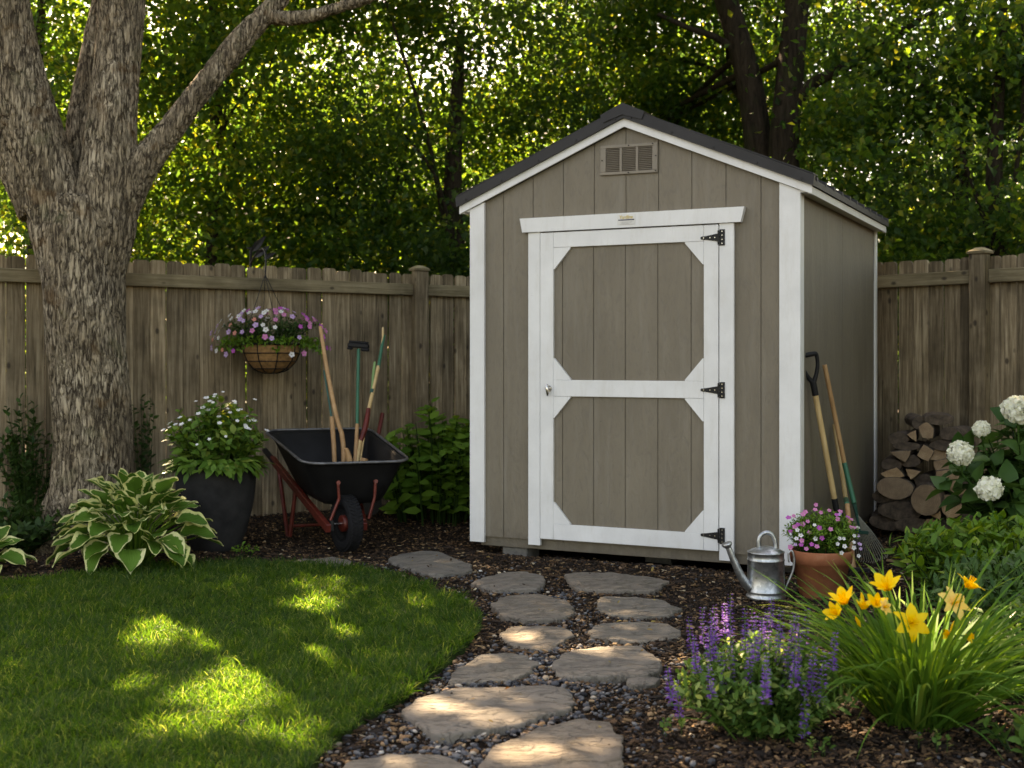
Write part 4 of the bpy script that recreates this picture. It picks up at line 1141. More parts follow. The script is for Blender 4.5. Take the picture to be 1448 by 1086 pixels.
def planter():
    p = at(308, 776, 7.9); p.z = 0; p.y = 7.85
    root = empty('potted_bush', p); tag(root, 'tall dark grey planter of leafy bush with tiny white flowers, beside the wheelbarrow', 'planter')
    mb = MB().lathe([(0, -.01), (.140, -.01), (.152, .01), (.192, .12), (.226, .25), (.243, .36), (.248, .44), (.242, .515), (.247, .522), (.245, .532), (.225, .533), (.218, .50), (.0, .48)], 48)
    mb.obj('pot', M_DARKPOT, root, smooth=True)
    lm, sm, E = stems(85, .30, .28, .46, 13, .085, .55, 61, t0=.25, base=.14, dome=.6, up=.1)
    f = lm.obj('foliage', L_PLANT, root, smooth=True); f.location = (0, 0, .47)
    s_ = sm.obj('stems', L_DARK, root); s_.location = (0, 0, .47)
    # trailing skirt of leaves over the rim
    r_ = np.random.default_rng(77); n = 420; a = r_.uniform(0, 2 * PI, n); q = r_.uniform(.8, 1.22, n)
    P = np.stack([np.cos(a) * .25 * q, np.sin(a) * .25 * q, .58 - .07 * (q - .8) / .42 * r_.uniform(.2, 1.3, n)], -1)
    Dd = np.stack([np.cos(a), np.sin(a), r_.uniform(-1.1, .0, n)], -1) + r_.normal(size=(n, 3)) * .3
    MB().inst(LT, frames(Dd, np.stack([np.cos(a), np.sin(a), np.full(n, 1.2)], -1), r_.uniform(.05, .09, n)), P).obj('trailing_leaves', L_PLANT, root, smooth=True)
    r = random.Random(3); k = 0
    order = sorted(range(len(E)), key=lambda i: E[i][1] * 1.2 - .35 * E[i][2] + r.uniform(-.12, .12))
    for i in order[:44]:
        e = Vector(E[i]); n = Vector((e.x * 1.2, e.y * 1.2 - .25, .5 + r.random() * .5))
        flower('five', P_WHITE, root, e + Vector((r.uniform(-.03, .03), -.015, .475 + r.uniform(.0, .06))), n, r.uniform(.022, .042))
planter()

def basket():
    c = at(383, 487, 9.25)
    root = empty('hanging_basket', c); tag(root, 'hanging basket of pink, purple and white petunias in front of the fence', 'hanging basket')
    prof = [(.0, -.215), (.07, -.208), (.13, -.18), (.18, -.13), (.205, -.07), (.212, 0), (.205, .0), (.19, -.02), (.0, -.03)]
    ml = MB().lathe(prof, 36).obj('basket_liner', M_BURLAP, root, smooth=True)
    w = MB()
    def ring(r_, z, th=.004): 
        P = [(r_ * math.cos(a), r_ * math.sin(a), z) for a in np.linspace(0, 2 * PI, 33)]; w.tube(P, th, 6, cap=False)
    ring(.218, .0, .006); ring(.212, -.065); ring(.186, -.125); ring(.138, -.180); ring(.05, -.214)
    for k in range(9):
        a = 2 * PI * k / 9 + .25
        w.tube([(r_ * math.cos(a), r_ * math.sin(a), z) for r_, z in ((.05, -.214), (.10, -.200), (.138, -.180), (.186, -.125), (.212, -.065), (.219, 0))], .004, 6)
    w.obj('wire_frame', M_BLACK, root)
    hook = at(375, 388, 9.25) - c
    for k in range(4):
        a = 2 * PI * k / 4 + .5
        MB().tube([(.216 * math.cos(a), .216 * math.sin(a), 0), tuple(hook)], .0028, 6).obj('hanger_wire', M_BLACK, root)
    lm, sm, E = stems(150, .37, .30, .22, 10, .035, .5, 62, t0=.2, base=.19, dome=.5, up=.1)
    f = lm.obj('foliage', L_DARK, root, smooth=True); f.location = (0, 0, -.01)
    s_ = sm.obj('stems', L_DARK, root)
    # trailing parts over the rim
    r = np.random.default_rng(5); n = 900; a = r.uniform(0, 2 * PI, n); q = r.uniform(.7, 1.12, n)
    P = np.stack([np.cos(a) * .34 * q, np.sin(a) * .28 * q, -.11 * (q - .6) * 2 * r.uniform(0, 1, n) + .05], -1)
    MB().inst(LT, frames(r.normal(size=(n, 3)), r.normal(size=(n, 3)) * .5 + [0, 0, 1], r.uniform(.02, .045, n)), P).obj('trailing_leaves', L_SHRUB, root)
    rr = random.Random(8)
    placed = []
    tries = 0
    while len(placed) < 98 and tries < 8000:
        tries += 1
        a = rr.uniform(PI * .95, PI * 2.05) if rr.random() < .8 else rr.uniform(0, PI); el = rr.uniform(-.25, 1.35)
        p = Vector((math.cos(a) * math.cos(el) * .43, math.sin(a) * math.cos(el) * .33, .03 + math.sin(el) * .235 - (.05 if el < 0 else 0)))
        p *= rr.uniform(.93, 1.05)
        if abs(p.x) < .2 and p.z < .0: continue
        if any((p - o).length < .038 for o in placed): continue
        placed.append(p)
        t = (p.x + .4) / .8 + rr.gauss(0, .18)
        m = (rr.choice([P_WHITE, P_WHITE, P_LIL, P_WHITE, P_CORAL]) if t < .42 else rr.choice([P_WHITE, P_LIL, P_LIL, P_PINK, P_MAG]) if t < .66 else rr.choice([P_MAG, P_MAG, P_PINK, P_LIL, P_PINK]))
        flower('five', m, root, p, Vector((p.x, p.y * 1.3 - .1, p.z * .8 + .08)), rr.uniform(.036, .052))
    # iron bracket with a bird, fixed to the fence top
    br = empty('hanging_bracket', at(366, 372, 9.55)); tag(br, 'black iron bracket with leaf shaped finials on the fence top, holding the hanging basket', 'bracket')
    def A(px, py, Y_): return at(px, py, Y_) - br.location
    MB().tube([A(354, 386, 9.62), A(355, 350, 9.6)], .011, 8).obj('mounting_post', M_BLACK, br)
    MB().box(-.03, .03, -.02, .02, -.006, .006, .001, M=Matrix.Translation(A(355, 351, 9.6))).obj('post_cap', M_BLACK, br)
    arm, R_ = curve([A(355, 372, 9.6), A(363, 358, 9.5), A(372, 352, 9.35), A(376, 362, 9.27), A(375, 388, 9.25)], [.009, .009, .009, .008, .005])
    MB().tube(arm, R_, 8).obj('arm', M_BLACK, br)
    for (x0, y0, x1, y1, w_) in ((356, 356, 374, 334, .030), (360, 364, 380, 347, .020), (373, 366, 388, 357, .028)):
        a = A(x0, y0, 9.45); b_ = A(x1, y1, 9.4); D = b_ - a
        tm = leaf_t(w=.36, fold=.25, droop=.15, rows=6)
        mb = MB(); Dn = np.array([D]); 
        mb.inst(tm, frames(Dn, np.array([[.3, -1, .4]]), D.length), np.array([a]))
        V0 = mb.v[0].copy(); mb.add(V0[:, :] + np.array([0, .006, 0]), tm[1][:, ::-1])
        mb.obj('leaf_finial', M_BLACK, br)
basket()

# terracotta pot with daisies ------------------------------------------
def terra():
    p = at(1161, 843, 6.27); p.z = 0
    root = empty('flower_pot', p); tag(root, 'terracotta pot of pink and white flowers beside the watering can', 'flower pot')
    MB().lathe([(0, 0), (.100, 0), (.104, .006), (.142, .172), (.151, .174), (.158, .232), (.156, .238), (.146, .238), (.142, .215), (0, .21)], 48).obj('pot', M_TERRA, root, smooth=False)
    o = root.children[0]; o.data.polygons.foreach_set('use_smooth', np.ones(len(o.data.polygons), dtype=bool))
    lm, sm, E = stems(260, .185, .175, .21, 13, .03, .4, 63, t0=.2, base=.11, dome=.6, up=.1)
    f = lm.obj('foliage', L_SHRUB, root); f.location = (0, 0, .215)
    s_ = sm.obj('stems', L_DARK, root); s_.location = (0, 0, .215)
    spots = [(384,205,0),(362,240,0),(398,256,0),(476,243,0),(592,262,0),(530,276,0),(526,306,0),(285,262,0),(262,280,0),(279,327,0),(195,300,0),(150,315,0),(360,373,0),(450,382,0),(277,412,0),(240,350,0),(205,360,0),(182,380,0),(371,452,0),(150,420,0),(216,480,0),(288,505,0),(327,521,0),(246,545,0),(136,545,0),(210,515,0),(655,312,0),(690,332,0),(648,380,0),(688,390,0),
             (325,352,1),(320,458,1),(520,455,1),(558,460,1),(500,498,1),(560,520,1),(531,572,1),(655,495,1),(650,538,1),(665,445,1),(742,400,1),(718,455,2),(730,560,2),(722,522,2),(700,612,1),(195,400,1),(213,440,1),(180,470,1),(170,520,2),(566,275,2)]
    rr = random.Random(2)
    for x, y, c in spots:
        px, py = 1090 + x * .1657, 680 + y * .1657
        q = at(px, py, 6.27) - root.location
        zz = (q.z - .22) / .23; k = max(0, 1 - (q.x / .2) ** 2 - zz * zz) ** .5
        q.y = -.17 * k
        m = (rr.choice([P_PINK, P_PINK, P_MAG]), P_WHITE, P_LIL)[c]
        sz = .027 if c == 0 else .026
        flower('five', m, root, q, Vector((q.x * .6, -.25 - .4 * k, .25 + rr.uniform(-.2, .3))), sz * rr.uniform(.8, 1.15))
terra()

# hydrangea ------------------------------------------------------------
def hydrangea():
    base = Vector((2.86, 6.95, -.02))
    root, E = shrub('hydrangea_bush', base, 'hydrangea bush with round cream flower heads at the right edge', 'hydrangea', L_HYD,
                    75, .50, .34, .90, 10, .16, .5, 71, t0=.25, dome=.6, tmpl=LT_HEART, up=.1)
    bm = bmesh.new(); bmesh.ops.create_icosphere(bm, subdivisions=1, radius=1); bm.free()
    pt = leaf_t(w=1.15, fold=.12, droop=.2, rows=4)
    fl = MB()
    for k in range(4):
        a = PI / 2 * k; M = np.array([[math.cos(a), -math.sin(a), 0], [math.sin(a), math.cos(a), 0], [0, 0, 1.0]])
        fl.inst(pt, M[None], np.zeros((1, 3)))
    FV = np.concatenate(fl.v); FF = np.concatenate(fl.f)
    for px, py, rp, Y_ in ((1438, 579, 24, 6.7), (1388, 606, 14, 6.75), (1358, 641, 20.5, 6.6), (1399, 691, 21, 6.5), (1500, 640, 22, 6.6), (1480, 720, 20, 6.9)):
        c = at(px, py, Y_) - base; R = rp * .9 * Y_ / FPX
        n = 230; i = np.arange(n) + .5; ph = np.arccos(1 - 1.75 * i / n); th = PI * (1 + 5 ** .5) * i
        d = np.stack([np.cos(th) * np.sin(ph), np.sin(th) * np.sin(ph), np.cos(ph)], -1)
        d = unit(d + RNG.normal(size=d.shape) * .09)
        rr = R * .86 * (1 + RNG.uniform(-.1, .12, n))
        P = d * rr[:, None] * np.array([1, 1, .9])
        tilt = Vector((-.25, -.55, .9)).normalized().to_track_quat('Z', 'Y').to_matrix()
        Mt = np.array(tilt)
        P = P @ Mt.T; d = d @ Mt.T
        ax = RNG.normal(size=d.shape)
        h = MB().inst((FV, FF, None), frames(ax, d + RNG.normal(size=d.shape) * .25, RNG.uniform(.8, 1.15, n) * R * .22), P).obj('flower_head', P_HYD, root)
        h.location = c
        core = MB(); core.lathe([(0.001, -R * .6), (R * .55, -R * .45), (R * .76, 0), (R * .55, R * .5), (.001, R * .74)], 12); core.obj('head_core', P_HYD, h, smooth=True)
        MB().tube([c - Vector((0, 0, R * .4)), c + Vector((.04, .08, -R - .05)), Vector((c.x * .4, c.y * .4, c.z * .5)), Vector((c.x * .1, c.y * .1, .0))], [.005, .005, .007, .010], 6).obj('flower_stem', L_HYD, root)
hydrangea()

# ground cover mound ----------------------------------------------------
shrub('ground_cover_plant', Vector((2.52, 6.12, -.02)), 'low mound of glossy green ground cover below the hydrangea and firewood', 'shrub', L_COVER,
      300, .66, .52, .42, 12, .095, .45, 72, t0=.25, base=.5, dome=.55)
shrub('ground_cover_plant', Vector((2.35, 5.30, -.02)), 'dark green leafy mound behind the daylilies at the right edge', 'shrub', L_HYD,
      240, .60, .46, .36, 13, .085, .38, 73, t0=.2, base=.4, dome=.5)
shrub('ground_cover_plant', Vector((2.0, 4.55, -.02)), 'shaded leafy mound right of the daylily blades, cut by the photo edge', 'shrub', L_DARK,
      190, .40, .40, .30, 12, .075, .35, 74, t0=.2, base=.3, dome=.5)
shrub('broad_leaf_weed', Vector((1.56, 3.78, -.01)), 'low weed with broad pale green leaves at the bottom right corner', 'weed', L_SALVIA,
      16, .14, .14, .12, 7, .06, .6, 75, t0=.3)
for (px, py, s_, lab) in ((1320, 1062, .05, 'tiny seedling on the mulch under the daylily blades'), (955, 1040, .045, 'tiny seedling in the mulch left of the salvia'), (1165, 1072, .05, 'small seedling between salvia and daylily at the photo bottom')):
    shrub('seedling', g(px, py), lab, 'weed', L_SALVIA, 5, s_, s_, s_, 5, .024, .7, int(px))

# salvia -----------------------------------------------------------------
def salvia():
    base = g(1082, 1032); base.z = -.01
    root, E = shrub('salvia_plant', base, 'bushy salvia with upright purple flower spikes in the front bed', 'flowering plant', L_SALVIA,
                    330, .30, .25, .30, 16, .042, .46, 81, t0=.15, base=.12, dome=.8, up=.15, jit=.6)
    bud = leaf_t(w=.7, fold=.5, droop=.4, rows=3)
    tops = [(195,300),(245,265),(290,255),(350,215),(405,270),(490,270),(505,225),(540,265),(585,285),(610,330),(115,480),(655,450),(745,348),(318,430),(365,400),(630,540),(700,430),(150,535),(270,330),(330,240),(440,330),(215,370),(560,395),(480,480),(470,300),(530,330),(600,400)]
    rr = random.Random(4)
    tops += [(rr.uniform(240, 700), rr.uniform(370, 600)) for _ in range(6)] + [(rr.uniform(190, 700), rr.uniform(255, 420)) for _ in range(12)]
    for k, (x, y) in enumerate(tops):
        px, py = 900 + x * .3785, 760 + y * .3785
        Yd = base.y + rr.uniform(-.18, .14) + (0.10 if y < 300 else -.04 if y < 420 else -.14)
        tip = at(px, py, Yd) - base
        L = rr.uniform(.10, .17)
        ax = Vector((tip.x * .35, rr.uniform(-.15, .1), 1)).normalized()
        if x == 800: ax = Vector((1, -.1, .1)).normalized()
        lo = tip - ax * L
        n = 84; r = np.random.default_rng(k); t = np.sort(r.uniform(0, 1, n)); wh = np.round(t * 12) / 12
        a = r.uniform(0, 2 * PI, n)
        rad = np.stack([np.cos(a), np.sin(a), np.zeros(n)], -1)
        P = np.array(lo)[None] + np.array(ax)[None] * (wh * L)[:, None] + rad * .004
        D = rad + np.array(ax)[None] * .7 + r.normal(size=(n, 3)) * .25
        sz = (.0155 - .0095 * wh) * r.uniform(.8, 1.25, n)
        root_l = MB().inst(bud, frames(D, np.array(ax)[None] - rad * .3, sz), P).obj('flower_spike', P_PUR, root)
        st = MB().tube([(tip.x * .3, tip.y * .3, 0), tuple(lo * .6 + Vector((0, 0, lo.z * .12))), tuple(lo), tuple(tip)], [.003, .0025, .002, .001], 5).obj('stem', L_SALVIA, root)
salvia()

# daylily ----------------------------------------------------------------
def daylily():
    base = g(1300, 1022); base.z = -.01
    root = empty('daylily_clump', base); tag(root, 'daylily clump with arching blades and orange yellow blooms at lower right', 'daylily')
    r = np.random.default_rng(9); n = 400
    ph = r.uniform(0, 2 * PI, n); q = np.sqrt(r.uniform(0, 1, n))
    B = np.stack([np.cos(ph) * q * .13, np.sin(ph) * q * .11, np.zeros(n)], -1)
    az = ph + r.normal(0, .5, n)
    V_, F_ = blades(B, az, .08 + .75 * q * r.uniform(.4, 1.2, n), r.uniform(.40, .72, n), r.uniform(.011, .020, n), r.uniform(.5, 1.9, n), 9, r.uniform(-.9, .9, n))
    V_[:, 2] = np.maximum(V_[:, 2], .006)
    MB().add(V_, F_).obj('blades', L_LILY, root, smooth=True)
    def petal_t(L, W, curl, seed):
        rows = 8; V=[]; U=[]; F=[]
        for i in range(rows):
            t = i / (rows - 1); hw = W * .5 * max(.06, math.sin(PI * (.12 + .86 * t)) ** .8)
            ang = math.radians(68) - curl * t; 
            x = L * t
            for j, u in enumerate((-1, -.5, 0, .5, 1)):
                V.append((u * hw, x * math.cos(math.radians(50)) + curl * .16 * L * t * t, x * math.sin(math.radians(50)) - curl * .42 * L * t ** 2.4 - (abs(u) ** 2) * hw * .22 * (1 - t) + math.sin(t * 12 + u * 3 + seed) * .02 * L * abs(u)))
                U.append((u, t))
        for i in range(rows - 1):
            for j in range(4): a = i * 5 + j; F.append((a, a + 1, a + 6, a + 5))
        return np.array(V), np.array(F), np.array(U)
    # px, py, size in px, facing (x,y,z), openness, material
    blooms = [(1253, 826, 60, (-.35, -.4, .9), .5, P_YEL, 'open orange yellow lily seen from the side, highest of the clump'),
              (1291, 880, 62, (.05, -1, .35), 1.5, P_YEL, 'wide open yellow lily facing the camera'),
              (1351, 851, 60, (.3, -.7, .6), 1.4, P_PEACH, 'pale yellow lily, wide open, right of the centre'),
              (1372, 824, 52, (.45, -.1, .8), .9, P_YEL, 'orange yellow lily at the top right of the clump'),
              (1192, 846, 56, (-.35, -.2, .95), .35, P_YEL, 'narrow half open yellow lily at the upper left'),
              (1180, 866, 46, (-.7, -.4, .6), .5, P_YEL, 'yellow lily leaning to the left'),
              (1240, 852, 44, (.0, -.5, .9), .6, P_YEL, None), (1252, 858, 30, (.5, -.8, .3), 1.0, P_PEACH, None),
              (1221, 856, 34, (.1, -.2, 1), .3, P_YEL, None), (1371, 900, 34, (.9, -.4, .0), .6, P_YEL, 'yellow lily nodding to the right, low in the clump'), (1340, 897, 24, (-.6, -.3, .1), .2, P_YEL, None)]
    for k, (px, py, sp, nn, op, m, lab) in enumerate(blooms):
        Yd = base.y + random.Random(k).uniform(-.22, -.02)
        c = at(px, py, Yd) - base; L = sp * .45 * Yd / FPX
        nn = Vector(nn).normalized(); c = c - nn * L * .35
        mb = MB(); mt = np.array(nn.to_track_quat('Z', 'Y').to_matrix())
        for j in range(6):
            a = j * PI / 3 + k; w = .56 if j % 2 else .42
            tm = petal_t(L * 1.15, L * w * 1.15, op * random.uniform(.85, 1.1), k + j)
            M = mt @ np.array([[math.cos(a), -math.sin(a), 0], [math.sin(a), math.cos(a), 0], [0, 0, 1.0]])
            mb.inst(tm, M[None], np.zeros((1, 3)))
        b = mb.obj('bloom', m, root, smooth=True); b.location = c
        if lab: b['label'] = lab
        sm = MB()
        for j in range(6):
            a = j * 1.05; e = mt @ np.array([math.cos(a) * L * .2, math.sin(a) * L * .2, L * .75]); sm.tube([(0, 0, 0), tuple(e * .6), tuple(e)], [.0012, .001, .0016], 4)
        sm.obj('stamen', P_YEL, b)
        foot = Vector((c.x * .25, c.y * .25, 0))
        MB().tube([foot, foot * .5 + c * .5 + Vector((0, 0, .05)), c - nn * .03, c], [.0035, .003, .0025, .0045], 6).obj('flower_stalk', L_LILY, root)
    for k, (px, py, qx) in enumerate(((1293, 838, 0), (1218, 838, -.2), (1303, 846, 0), (1210, 870, -.4), (1270, 845, .1), (1350, 878, .3))):
        tip = at(px, py, base.y - .05) - base; d = Vector((qx, -.1, 1)).normalized()
        MB().tube([tip - d * .045, tip - d * .028, tip - d * .012, tip], [.002, .006, .006, .002], 8).obj('flower_bud', P_YEL if k % 2 else L_LILY, root, smooth=True)
        MB().tube([(tip.x * .3, tip.y * .3, 0), tuple(tip * .6), tuple(tip - d * .04)], .0025, 5).obj('flower_stalk', L_LILY, root)
daylily()
# ------------------------------------------------------------------ wheelbarrow
WB = Vector((-1.02, 7.72, 0)); WBA = math.radians(20)
WBM = Matrix.Translation(WB) @ Matrix.Rotation(WBA, 4, 'Z')
def wheelbarrow():
    root = empty('wheelbarrow', WB, WBA); tag(root, 'black wheelbarrow with red frame holding garden tools, in front of the fence', 'wheelbarrow')
    def rr_ring(x0, x1, y0, y1, zf, zb, r, n=6):
        P = []
        for cx_, cy_, a0 in ((x1 - r, y0 + r, -PI / 2), (x1 - r, y1 - r, 0), (x0 + r, y1 - r, PI / 2), (x0 + r, y0 + r, PI)):
            for k in range(n + 1):
                a = a0 + PI / 2 * k / n; x = cx_ + r * math.cos(a); y = cy_ + r * math.sin(a)
                f_ = (y - y0) / (y1 - y0); P.append((cx + (x - cx) * (1 + .10 * f_) - .055 * f_ * max(0, (zf + zb) * .5 - .28) / .35, y, zf + (zb - zf) * f_))
        return P
    # outer then inner shell, bottom to rim
    cx = .055
    lv = [(.17, .10, .62, .285, .30, .06, 0), (.20, .08, .66, .30, .315, .08, 0), (.225, .05, .72, .34, .365, .10, 0), (.27, .0, .83, .44, .53, .10, 0), (.305, -.05, .93, .535, .675, .10, 0), (.318, -.062, .945, .552, .70, .10, 0), (.335, -.08, .962, .556, .706, .11, 0), (.337, -.082, .964, .546, .696, .112, 0)]
    rings = [rr_ring(cx - w, cx + w, y0, y1, zf, zb, r) for w, y0, y1, zf, zb, r, _ in lv]
    m = len(rings[0]); t = .008
    outer = rings[:6]
    inner = [rr_ring(cx - w + t, cx + w - t, y0 + t, y1 - t, zf + (t if i < 2 else .003), zb + (t if i < 2 else .003), max(.02, r - t)) for i, (w, y0, y1, zf, zb, r, _) in enumerate(lv[:5])]
    seq = outer + [rings[7], rings[6]] + inner[::-1]
    V = [p for r in seq for p in r]; F = []
    for i in range(len(seq) - 1):
        for k in range(m): F.append((i * m + k, i * m + (k + 1) % m, (i + 1) * m + (k + 1) % m, (i + 1) * m + k))
    F.append(tuple(range(m - 1, -1, -1))); e = (len(seq) - 1) * m; F.append(tuple(range(e, e + m)))
    tr = MB().add(V, F).obj('tray', plain('black_tray_steel', (.009, .009, .0095), .55, .0, .35, 6, .12, spec=.15), root, smooth=True)
    rim = rings[6] + [rings[6][0]]
    MB().tube(rim, .0085, 8, cap=False).obj('tray_rim', plain('grey_tray_edge', (.10, .10, .105), .3, .3, .5, 20), tr, smooth=True)  # rim in a lighter mottled grey than the tray
    wz = .172
    # wheel: parts tyre, rim
    wh = empty('wheel', (0, .03, wz)); wh.parent = root; wh.rotation_euler = (0, math.radians(90), math.radians(12))
    prof = [(.105, -.030), (.118, -.042), (.140, -.047), (.160, -.042), (.171, -.026), (.173, 0), (.171, .026), (.160, .042), (.140, .047), (.118, .042), (.105, .030), (.102, 0), (.105, -.030)]
    ty = MB().lathe(prof, 48)
    for k in range(44):
        a = 2 * PI * k / 44
        for s_ in (-1, 1):
            aa = a + s_ * .03; M = Matrix.Rotation(aa, 4, 'Z') @ Matrix.Translation((.1715, 0, s_ * .021)) @ Matrix.Rotation(s_ * .5, 4, 'X')
            ty.box(-.004, .004, -.0065, .0065, -.017, .017, .001, M=M)
    ty.obj('tyre', M_RUBBER, wh, smooth=False)
    MB().lathe([(.104, -.034), (.108, -.036), (.098, -.028), (.085, -.012), (.05, -.010), (.03, -.030), (.0, -.032)], 36).lathe([(.104, .034), (.108, .036), (.098, .028), (.085, .012), (.05, .010), (.03, .030), (.0, .032)], 36).obj('rim', M_BLKPL, wh, smooth=True)
    MB().lathe([(.045, -.036), (.05, -.034), (.052, -.012), (.052, .012), (.05, .034), (.045, .036), (0, .037)], 24).lathe([(.045, -.036), (0, -.037)], 24).obj('hub', M_RED, wh, smooth=True)
    MB().tube([(0, 0, -.085), (0, 0, .085)], .010, 12).obj('axle', M_CHROME, wh)
    for s_ in (-1, 1):
        bm_ = MB()
        P0 = Vector((s_ * .095, -.055, .155)); P1 = Vector((s_ * .30, 1.36, .545))
        if s_ < 0: P0 = Vector((-.13, -.06, .155))
        D = P1 - P0; L = D.length; q = D.to_track_quat('Y', 'Z').to_matrix().to_4x4(); M = Matrix.Translation(P0) @ q
        bm_.box(-.017, .017, 0, L * .86, -.026, .026, .004, M=M); bm_.obj('frame_beam', M_RED, root)
        MB().tube([M @ Vector((0, L * .80, 0)), M @ Vector((0, L * .99, 0))], .021, 12).obj('handle_grip', M_BLKPL, root)
        # front tray brace from beam tip to front of tray
        MB().tube([(s_ * .10 + (.03 if s_ > 0 else -.01), -.02, .20), (cx + s_ * .112, -.022, .33), (cx + s_ * .118, -.024, .43)], .0095, 8).obj('tray_brace', M_RED, root)
        MB().tube([(cx + s_ * .118, -.012, .43), (cx + s_ * .118, -.036, .432)], .013, 8).obj('brace_bolt', M_RED, root)
        MB().box(-.012, .012, -.04, .04, -.035, .035, .003, M=Matrix.Translation((s_ * .10, .02, wz - .005))).obj('axle_bracket', M_RED if s_ > 0 else M_BLACK, root)
        lg = MB(); lg.tube([(s_ * .21, .62, .33), (s_ * .24, .66, .02), (s_ * .24, .74, .005), (s_ * .26, .98, .43)], .014, 8); lg.obj('leg', M_RED, root)
    MB().tube([(-.24, .70, .08), (.24, .70, .08)], .010, 8).obj('leg_brace', M_RED, root)
    MB().tube([(-.14, -.065, .18), (-.10, -.13, .18), (.0, -.165, .19), (.10, -.13, .18), (.12, -.05, .17)], .009, 8) if False else None
wheelbarrow()
def wb_plane(px, py):
    """point where the sight line at a photo pixel meets the plane in which the upright tools lean in the tray"""
    Mi = WBM.inverted(); o = Mi @ Vector((0, 0, CAM_H)); t = Mi @ at(px, py, 10.0); d = t - o
    # local plane y = .52 + (z-.30)*.55
    k = (.52 + (o.z - .30) * .55 - o.y) / (d.y - d.z * .55)
    return WBM @ (o + d * k)
def pole(mb, a, b, r, mi=0, n=10): mb.tube([a, b], r, n, mi)
def tool(name, label, segs, cat='garden tool', group='long handled tools standing in the wheelbarrow'):
    """segs: (part name, [pixels], radii, material)"""
    base = wb_plane(*segs[-1][1][-1]); root = empty(name, base); tag(root, label, cat, group)
    for nm, px, rad, m in segs:
        P = [wb_plane(*p) - base for p in px]; mb = MB(); Q, R = curve(P, rad, 4) if len(P) > 2 else (P, rad)
        mb.tube(Q, R, 10).obj(nm, m, root, smooth=True)
    return root
tool('wooden_handled_hoe', 'long pale wooden handle leaning left in the wheelbarrow, tallest at the left', [('handle', [(453, 462), (462, 520), (476, 590), (483, 612)], [.013, .015, .016, .016], M_HANDLE), ('handle_end', [(483, 612), (486, 640), (484, 684)], [.0165, .017, .015], M_HANDLE)])
tool('short_handled_fork', 'short orange wooden handle with dark green shaft, leftmost in the wheelbarrow', [('shaft', [(458, 524), (464, 560), (469, 592)], [.006, .006, .008], M_TEAL), ('handle', [(469, 590), (472, 630), (474, 684)], [.0155, .016, .015], M_HANDLE)])
br_ = tool('push_broom', 'green pole with black broom head on top, standing in the wheelbarrow', [('handle', [(507, 494), (505, 600)], [.012, .012], M_GREEN), ('handle_end', [(505, 600), (501, 684)], [.013, .015], M_HANDLE)])
hp = wb_plane(507, 489) - br_.location
bh = MB(); Mh = Matrix.Translation(hp) @ Matrix.Rotation(WBA - .3, 4, 'Z') @ Matrix.Rotation(.08, 4, 'Y')
bh.box(-.075, .075, -.035, .035, -.015, .020, .008, M=Mh); bh.box(-.070, .070, -.030, .030, .018, .034, .006, M=Mh); bh.box(-.078, -.04, -.038, .038, -.032, -.012, .008, M=Mh); bh.box(.02, .078, -.038, .038, -.036, -.012, .008, M=Mh)
bh.obj('broom_head', M_BLKPL, br_)
tool('banded_pole', 'green, cream and red banded pole leaning right in the wheelbarrow', [('green_tip', [(544, 474), (540, 490), (535, 520)], [.007, .012, .013], M_GREEN), ('cream_shaft', [(535, 518), (521, 581)], [.0135, .0135], M_HANDLE2), ('dark_band', [(526.5, 551), (525.5, 556)], [.016, .016], M_TEAL), ('red_grip', [(521, 578), (517, 602), (510, 624)], [.016, .021, .016], M_RED), ('handle_end', [(510, 622), (500, 684)], [.0145, .0145], M_HANDLE2)])
tool('thin_wooden_stake', 'thin pale stake behind the banded pole, only its tip showing', [('tip', [(541.5, 463), (541.5, 475)], [.007, .009], M_HANDLE2), ('shaft', [(541.5, 475), (533, 530), (519, 592), (505, 684)], [.007, .006, .006, .006], M_HANDLE2)])
tool('green_stake', 'light green stake tip just left of the banded pole', [('shaft', [(530, 512), (528, 530), (524, 562), (511, 622), (502, 684)], [.009, .011, .006, .005, .005], plain('light_green_plastic', (.16, .28, .10), .5))])
def hand_tools():
    for i, (pts, rad, lab, nm) in enumerate((([(489, 634), (494, 650), (497, 690)], [.012, .020, .014], 'hooked wooden hand tool handle showing over the barrow front rim', 'hand_trowel'),
                                        ([(516, 648), (511, 665), (504, 690)], [.022, .026, .02], 'stubby pinkish wooden handle end at right in the barrow', 'hand_fork'))):
        P = []
        Mi = WBM.inverted()
        for p in pts:
            o = Mi @ Vector((0, 0, CAM_H)); d = (Mi @ at(p[0], p[1], 10.0)) - o; k = (.22 - o.y) / d.y; P.append(WBM @ (o + d * k))
        root = empty(nm, P[-1]); tag(root, lab, 'hand tool', 'small hand tools in the wheelbarrow')
        Q, R = curve([p - P[-1] for p in P], rad, 6); MB().tube(Q, R, 12).obj('handle', M_HANDLE, root, smooth=True)
        MB().tube([Q[-1], Q[-1] + Vector((.01, .08, -.04))], [.006, .004], 8).obj('blade', M_CHROME, root)
hand_tools()
# dim red handled spade leaning on the fence behind
def fence_spade():
    a = at(541, 585, 9.95); b = at(530, 640, 9.75); c = at(524, 700, 9.45); c.z = .02
    root = empty('red_handled_spade', c); tag(root, 'spade with dull red handle leaning on the fence behind the wheelbarrow', 'spade')
    MB().tube([a - c, b - c], [.018, .016], 10).obj('handle', M_RED, root, smooth=True)
    MB().tube([b - c, Vector((0, 0, .2))], .014, 10).obj('shaft', M_BLACK, root)
    MB().prism([(-.08, .22), (.08, .22), (.085, .06), (.05, .0), (0, -.02), (-.05, 0), (-.085, .06)], -.003, .003).obj('blade', M_BLACK, root)
fence_spade()

